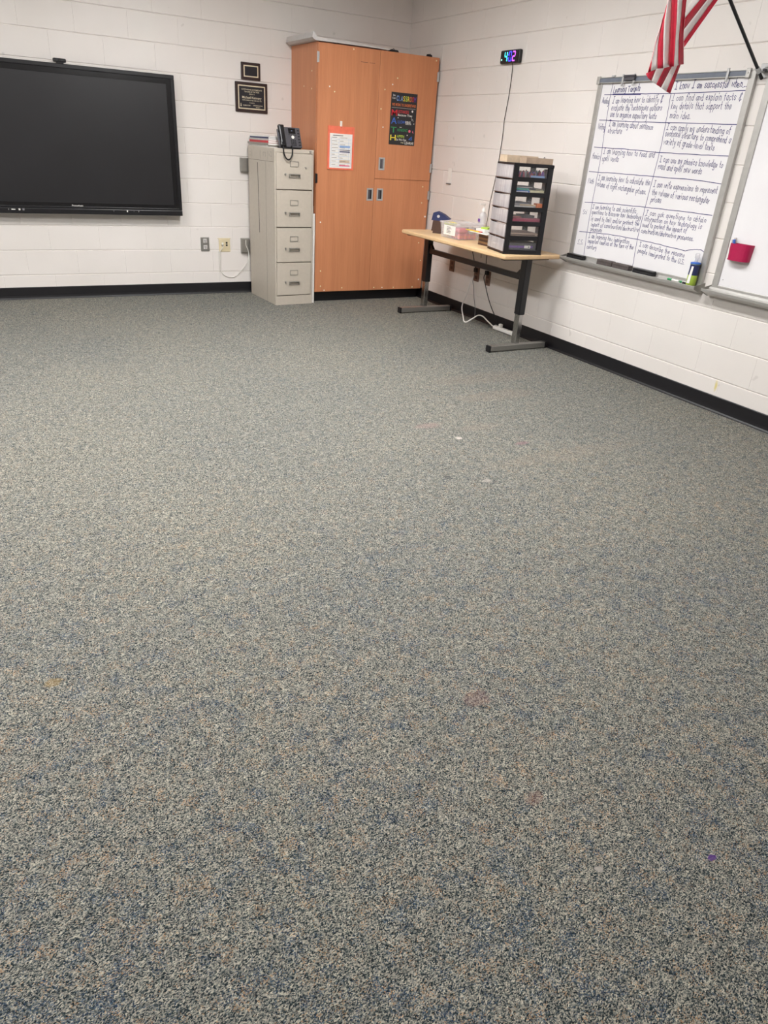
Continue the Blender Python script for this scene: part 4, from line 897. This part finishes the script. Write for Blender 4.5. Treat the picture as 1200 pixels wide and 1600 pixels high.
GRID = [[(-2.785, 1.803), (-3.117, 1.8), (-3.371, 1.798), (-3.72, 1.8), (-3.926, 1.802)], [(-2.781, 1.648), (-3.109, 1.639), (-3.41, 1.637), (-3.921, 1.632)], [(-2.778, 1.478), (-3.071, 1.476), (-3.358, 1.467), (-3.666, 1.466), (-3.926, 1.468)], [(-2.77, 1.32), (-3.086, 1.324), (-3.375, 1.325), (-3.687, 1.327), (-3.928, 1.317)], [(-2.78, 1.116), (-3.082, 1.131), (-3.365, 1.138), (-3.646, 1.142), (-3.903, 1.142)], [(-2.781, 0.915), (-3.078, 0.932), (-3.359, 0.933), (-3.555, 0.926), (-3.771, 0.917), (-3.84, 0.936), (-3.884, 0.939), (-3.927, 0.927)], [(-2.849, 1.87), (-2.844, 1.774), (-2.851, 1.599), (-2.86, 1.44), (-2.861, 1.317), (-2.858, 1.128), (-2.859, 0.909), (-2.87, 0.762)], [(-3.374, 1.798), (-3.381, 1.678), (-3.386, 1.497), (-3.375, 1.324), (-3.362, 1.132), (-3.355, 0.929), (-3.364, 0.762)]]
rng = random.Random(21)
hw = MB()
for i, (y0, z0_, y1, z1_, s) in enumerate(TEXT):
    small = z0_ < 1.10; lab = y0 > -2.80
    un = (.0042 if small else .0051) * (1.12 if 'successful' in s else 1.0)
    handwrite(hw, s, y0, z0_, y1, z1_, -.0163, un, .0028 if lab else (.0044 if i < 2 else .0034), rng)
hw.build('handwriting', 'ink', wb)
gm = MB()
for g_ in GRID:
    P_ = []
    for (a, b), (c_, d) in zip(g_[:-1], g_[1:]):
        for j in range(5): f_ = j / 5; P_.append((-.0163, a + (c_ - a) * f_ + rng.uniform(-.0015, .0015), b + (d - b) * f_ + rng.uniform(-.0015, .0015)))
    P_.append((-.0163, *g_[-1])); gm.ribbon(P_, .0042, (-1, 0, 0))
gm.ribbon([(-.0164, -2.869, 1.802), (-.0164, -2.99, 1.80), (-.0164, -3.117, 1.799)], .009, (-1, 0, 0))
gm.build('grid_lines', 'ink', wb)

# tray things; the tray floor slopes around z = .727
def tz(x): return .729 + (x + .030) / (-.058) * -.006 + .0008
def eraser(label, ya, yb, m, m2, h=.028, x0=-.078, x1=-.034):
    t = thing('board_eraser', label, 'eraser', ((x0 + x1) / 2, (ya + yb) / 2, .7285))
    MB().box(x0, yb, .7298, x1, ya, .7298 + h * .55, bev=.003).build('felt', m2, t)
    MB().box(x0, yb, .7298 + h * .55, x1, ya, .7298 + h, bev=.004).build('back', m, t)
eraser('black board eraser at the left end of the tray', -2.752, -2.915, 'black', 'black_matte', .030)
eraser('grey felt board eraser left of the touching pair on the tray', -3.075, -3.222, 'eraser_grey', 'eraser_grey', .036)
eraser('grey felt board eraser right of the touching pair on the tray', -3.230, -3.385, 'eraser_grey', 'eraser_grey', .034)
eraser('black board eraser alone in the middle of the tray', -3.425, -3.598, 'black', 'black_matte', .030)
def marker(label, ya, yb, x, cap, grp='markers on the tray'):
    t = thing('marker', label, 'marker', (x, (ya + yb) / 2, .729), group=grp); d = Vector((0, yb - ya, 0)); a_ = Vector((x, ya, .7362)); 
    MB().cyl(a_, a_ + d * .62, .0066, n=14).build('barrel', 'white' if cap != 'black' else 'black', t)
    MB().cyl(a_ + d * .62, a_ + d, .0074, n=14).build('cap', cap, t)
marker('green-capped marker lying left of the cleaner bottle', -3.815, -3.725, -.06, 'green')
marker('thick green marker touching the cleaner bottle base', -3.872, -3.822, -.055, 'green')
marker('short black marker in front of the cleaner bottle', -3.885, -3.86, -.075, 'black')
by_ = -3.905
bo = thing('spray_bottle', 'lime and blue board cleaner bottle at the right end of the tray', 'bottle', (-.055, by_, .7285))
MB().lathe([(.026, 0), (.030, .006), (.030, .055), (.028, .10), (.029, .128)], 24, c=(-.055, by_, .729)).build('body', 'lime', bo)
MB().lathe([(.0302, .062), (.0288, .098), (.0294, .126)], 24, c=(-.055, by_, .729)).build('dark_label', 'navy', bo)
MB().prism([(-.0862, by_ + .010, .742), (-.0862, by_ - .012, .742), (-.0862, by_ - .016, .845), (-.0862, by_ - .002, .845)], (.002, 0, 0)).build('white_label', 'paper', bo)
MB().lathe([(.030, .128), (.031, .131), (.031, .137), (.012, .141)], 24, c=(-.055, by_, .729)).build('collar', 'blue', bo)
MB().lathe([(.010, .138), (.010, .160), (.014, .163), (.014, .186), (.008, .192)], 18, c=(-.055, by_, .729)).build('nozzle', 'bottle_plastic', bo)

# magenta magnetic cup with markers
mc = thing('marker_cup', 'magenta magnetic cup stuck on the right whiteboard', 'cup', (-.018, -4.175, .915))
cu = []; no = 13
for i in range(no): a = R(-90 + i * 180 / (no - 1)); cu.append((-.018 - .012 - .048 * math.cos(a), -4.175 - .076 * math.sin(a)))
def cupshell(z0_, z1_, k0, k1):
    mb = MB(); c0_ = (-.024, -4.175); vs = []
    def ring(k, z): return [(-.0175 + (x + .0175) * k, -4.175 + (y + 4.175) * k, z) for x, y in [(-.0175, -4.175 + .076)] + cu + [(-.0175, -4.175 - .076)]]
    a, b = ring(k0, z0_), ring(k1, z1_); c2, d = ring(k1 * .93, z1_), ring(k0 * .92, z0_ + .004); n = len(a)
    c2 = [(x - .002, y, z) for x, y, z in c2]; d = [(x - .002, y, z) for x, y, z in d]
    mb.add(a + b + c2 + d, [(i, (i + 1) % n, n + (i + 1) % n, n + i) for i in range(n)] + [(n + i, n + (i + 1) % n, 2 * n + (i + 1) % n, 2 * n + i) for i in range(n)] + [(2 * n + i, 2 * n + (i + 1) % n, 3 * n + (i + 1) % n, 3 * n + i) for i in range(n)] + [tuple(range(n - 1, -1, -1)), tuple(range(3 * n, 4 * n))])
    return mb
cupshell(.918, 1.012, .93, 1.0).build('cup', 'magenta', mc)
for i, (y, m, s, dz, dy) in enumerate(((-4.118, 'white', 'white marker with blank cap leaning in the magenta cup', 0, .004), (-4.138, 'blue', 'blue-capped marker in the magenta cup', .004, .01), (-4.128, 'paper_grey', 'pale grey marker standing behind in the magenta cup', .012, .012))):
    t = thing('marker', s, 'marker', (-.05, y, .925), group='markers in the magenta cup')
    x_ = -.054 if i < 2 else -.034
    a_ = Vector((x_, y - dy, .926)); b_ = Vector((x_ - .001, y + dy * .6, 1.028 + dz))
    MB().cyl(a_, a_.lerp(b_, .62), .0068, n=14).build('barrel', 'white', t)
    MB().cyl(a_.lerp(b_, .62), b_, .0078, n=14).build('cap', m, t)

# ================================================================== flag on a slanted pole
fl = thing('flag', 'red and white striped flag hanging from a black slanted wall pole', 'flag', (-.02, -4.0, 1.88))
pa, pd = Vector((-.020, -4.0, 1.856)), Vector((-.400, 0, .306)).normalized()
MB().cyl(pa, pa + pd * 1.22, .0085, n=14).build('pole', 'black_frame', fl)
MB().lathe([(.004, 0), (.014, .012), (.017, .026), (.012, .04), (.002, .046)], 16, c=tuple(pa + pd * 1.22 - Vector((0, 0, .01)))).build('finial', 'gold', fl)
k_ = MB().box(-.010, -4.032, 1.86, 0, -3.966, 1.930, bev=.003)
k_.cyl(pa + pd * .045, pa + pd * .075, .0125, n=16)
k_.box(-.05, -4.014, 1.885, -.008, -3.986, 1.902, bev=.004).box(-.036, -4.03, 1.905, -.009, -4.008, 1.925, bev=.004)
k_.build('wall_bracket', 'nickel', fl)
MB().cyl((-.030, -4.022, 1.895), (-.052, -4.022, 1.895), .007, n=10).build('thumb_screw', 'dgrey', fl)
# cloth: a bundle of vertical folds hung from the pole; each stripe a band, folds run front to back
def poly(pts, z):
    P_ = sorted(pts, key=lambda p: p[1])
    if z <= P_[0][1]: a, b = P_[0], P_[1]
    elif z >= P_[-1][1]: a, b = P_[-2], P_[-1]
    else:
        for a, b in zip(P_[:-1], P_[1:]):
            if a[1] <= z <= b[1]: break
    return a[0] + (b[0] - a[0]) * (z - a[1]) / (b[1] - a[1] or 1e-6)
S = dict(sil=[(-.926, 1.791), (-.917, 1.851), (-.913, 1.935), (-.898, 2.022), (-.886, 2.103), (-.880, 2.46)],
 s0=[(-.908, 1.81), (-.915, 1.851), (-.9125, 1.937), (-.8975, 2.03), (-.8855, 2.11), (-.8795, 2.46)], s1=[(-.864, 1.824), (-.891, 1.913), (-.899, 1.965), (-.897, 2.026), (-.885, 2.112), (-.879, 2.46)],
 s2=[(-.823, 1.83), (-.868, 1.963), (-.882, 2.024), (-.8845, 2.106), (-.875, 2.46)], s3=[(-.783, 1.839), (-.822, 1.969), (-.838, 2.029), (-.864, 2.106), (-.86, 2.46)],
 s4=[(-.755, 1.844), (-.788, 1.972), (-.802, 2.033), (-.824, 2.111), (-.825, 2.45)], s5=[(-.72, 1.853), (-.761, 1.975), (-.77, 2.037), (-.788, 2.115), (-.79, 2.42)], s6=[(-.686, 1.859), (-.732, 1.978), (-.747, 2.04), (-.764, 2.118), (-.762, 2.40)])
keys = ['sil', 's0', 's1', 's2', 's3', 's4', 's5', 's6']
dep = [-4.022, -4.040, -4.024, -4.048, -4.026, -4.046, -4.030, -4.018]
zb = dict(sil=1.80, s0=1.808, s1=1.824, s2=1.83, s3=1.839, s4=1.844, s5=1.853, s6=1.859)
cl = MB(); NZ = 26
for si in range(7):
    a, b = keys[si], keys[si + 1]; vs = []
    for j in range(NZ + 1):
        for sub in range(4):
            f_ = sub / 3; zl = zb[a] + (zb[b] - zb[a]) * f_; zt = 2.395
            z = zl + (zt - zl) * j / NZ; xa, xb = poly(S[a], z), poly(S[b], z)
            d = dep[si] + (dep[si + 1] - dep[si]) * f_ + .008 * math.sin(si * 2.1 + f_ * 3.1 + z * 3)
            vs.append((xa + (xb - xa) * f_ + (d + 4.03) * 1.066, d, z + (d + 4.03) * .17))
    cl.add(vs, [(j * 4 + s_, j * 4 + s_ + 1, (j + 1) * 4 + s_ + 1, (j + 1) * 4 + s_) for j in range(NZ) for s_ in range(3)], si % 2, True)
# right fold swings forward to the pole
FB = [(-.689, 1.932), (-.700, 1.957), (-.716, 2.006), (-.727, 2.052), (-.737, 2.085)]
FT = [(-.521, 2.151), (-.554, 2.147), (-.600, 2.141), (-.650, 2.135), (-.705, 2.128)]
for si in range(4):
    vs = []
    for j in range(13):
        f_ = j / 10
        for sub in range(4):
            g_ = sub / 3; p0 = Vector(FB[si]).lerp(Vector(FB[si + 1]), g_); p1 = Vector(FT[si]).lerp(Vector(FT[si + 1]), g_)
            p = p0.lerp(p1, f_); y_ = -4.020 + .030 * f_ + .008 * math.sin(si * 1.7 + g_ * 2.5)
            vs.append((p.x + (y_ + 4.01) * 1.066, y_, p.y + (y_ + 4.01) * .2))
    cl.add(vs, [(j * 4 + s_, j * 4 + s_ + 1, (j + 1) * 4 + s_ + 1, (j + 1) * 4 + s_) for j in range(12) for s_ in range(3)], si % 2, True)
# lower corner folded under
CT = [(-.900, 1.806), (-.838, 1.835), (-.775, 1.850), (-.723, 1.860), (-.677, 1.868)]
CT = [(-.905, 1.80), (-.838, 1.84), (-.775, 1.86), (-.723, 1.87), (-.690, 1.875), (-.674, 1.865)]
CB = [(-.895, 1.782), (-.867, 1.772), (-.829, 1.760), (-.791, 1.749), (-.747, 1.735), (-.715, 1.729)]
for si in range(5):
    vs = []
    for j in range(5):
        for sub in range(4):
            g_ = sub / 3; p0 = Vector(CB[si]).lerp(Vector(CB[si + 1]), g_); p1 = Vector(CT[si]).lerp(Vector(CT[si + 1]), g_)
            p = p0.lerp(p1, j / 4); vs.append((p.x, -4.0 - .01 * (1 - j / 4), p.y))
    cl.add(vs, [(j * 4 + s_, j * 4 + s_ + 1, (j + 1) * 4 + s_ + 1, (j + 1) * 4 + s_) for j in range(4) for s_ in range(3)], si % 2, True)
co = cl.build('cloth', ['flag_red', 'flag_white'], fl, label='red and white striped nylon')
co.modifiers.new('s', 'SOLIDIFY').thickness = .0012

# ================================================================== light, world, camera
w = bpy.data.worlds.new('room'); scene.world = w; w.use_nodes = True
w.node_tree.nodes['Background'].inputs[0].default_value = lin((230, 225, 218)); w.node_tree.nodes['Background'].inputs[1].default_value = .0
bs = M['lamp'].node_tree.nodes['Principled BSDF']; bs.inputs['Emission Strength'].default_value = LAMP_POWER

cd_ = bpy.data.cameras.new('camera'); cam = bpy.data.objects.new('camera', cd_); COL.objects.link(cam); scene.camera = cam
yaw, pit, rol = R(30.15852412), R(27.55314653), R(4.01678208)
f_ = Vector((math.sin(yaw) * math.cos(pit), math.cos(yaw) * math.cos(pit), -math.sin(pit)))
r0 = Vector((math.cos(yaw), -math.sin(yaw), 0)); u0 = r0.cross(f_)
rr = r0 * math.cos(rol) + u0 * math.sin(rol); uu = u0 * math.cos(rol) - r0 * math.sin(rol)
mw = Matrix((rr, uu, -f_)).transposed().to_4x4(); mw.translation = Vector((-4.02263925, -7.05095362, 1.40243082))
cam.matrix_world = mw
cd_.sensor_fit = 'VERTICAL'; cd_.sensor_height = 32; cd_.lens = 1098.2532 * 32 / 1600; cd_.clip_start = .02; cd_.clip_end = 60

scene.view_settings.view_transform = 'Standard'; scene.view_settings.look = 'None'
scene.view_settings.gamma = 1; scene.view_settings.use_curve_mapping = False; scene.view_settings.exposure = EXPOSURE
scene.cycles.max_bounces = 8; scene.cycles.transparent_max_bounces = 24; scene.cycles.caustics_reflective = False; scene.cycles.caustics_refractive = False
scene.cycles.use_denoising = DENOISE; scene.cycles.denoising_prefilter = 'ACCURATE'
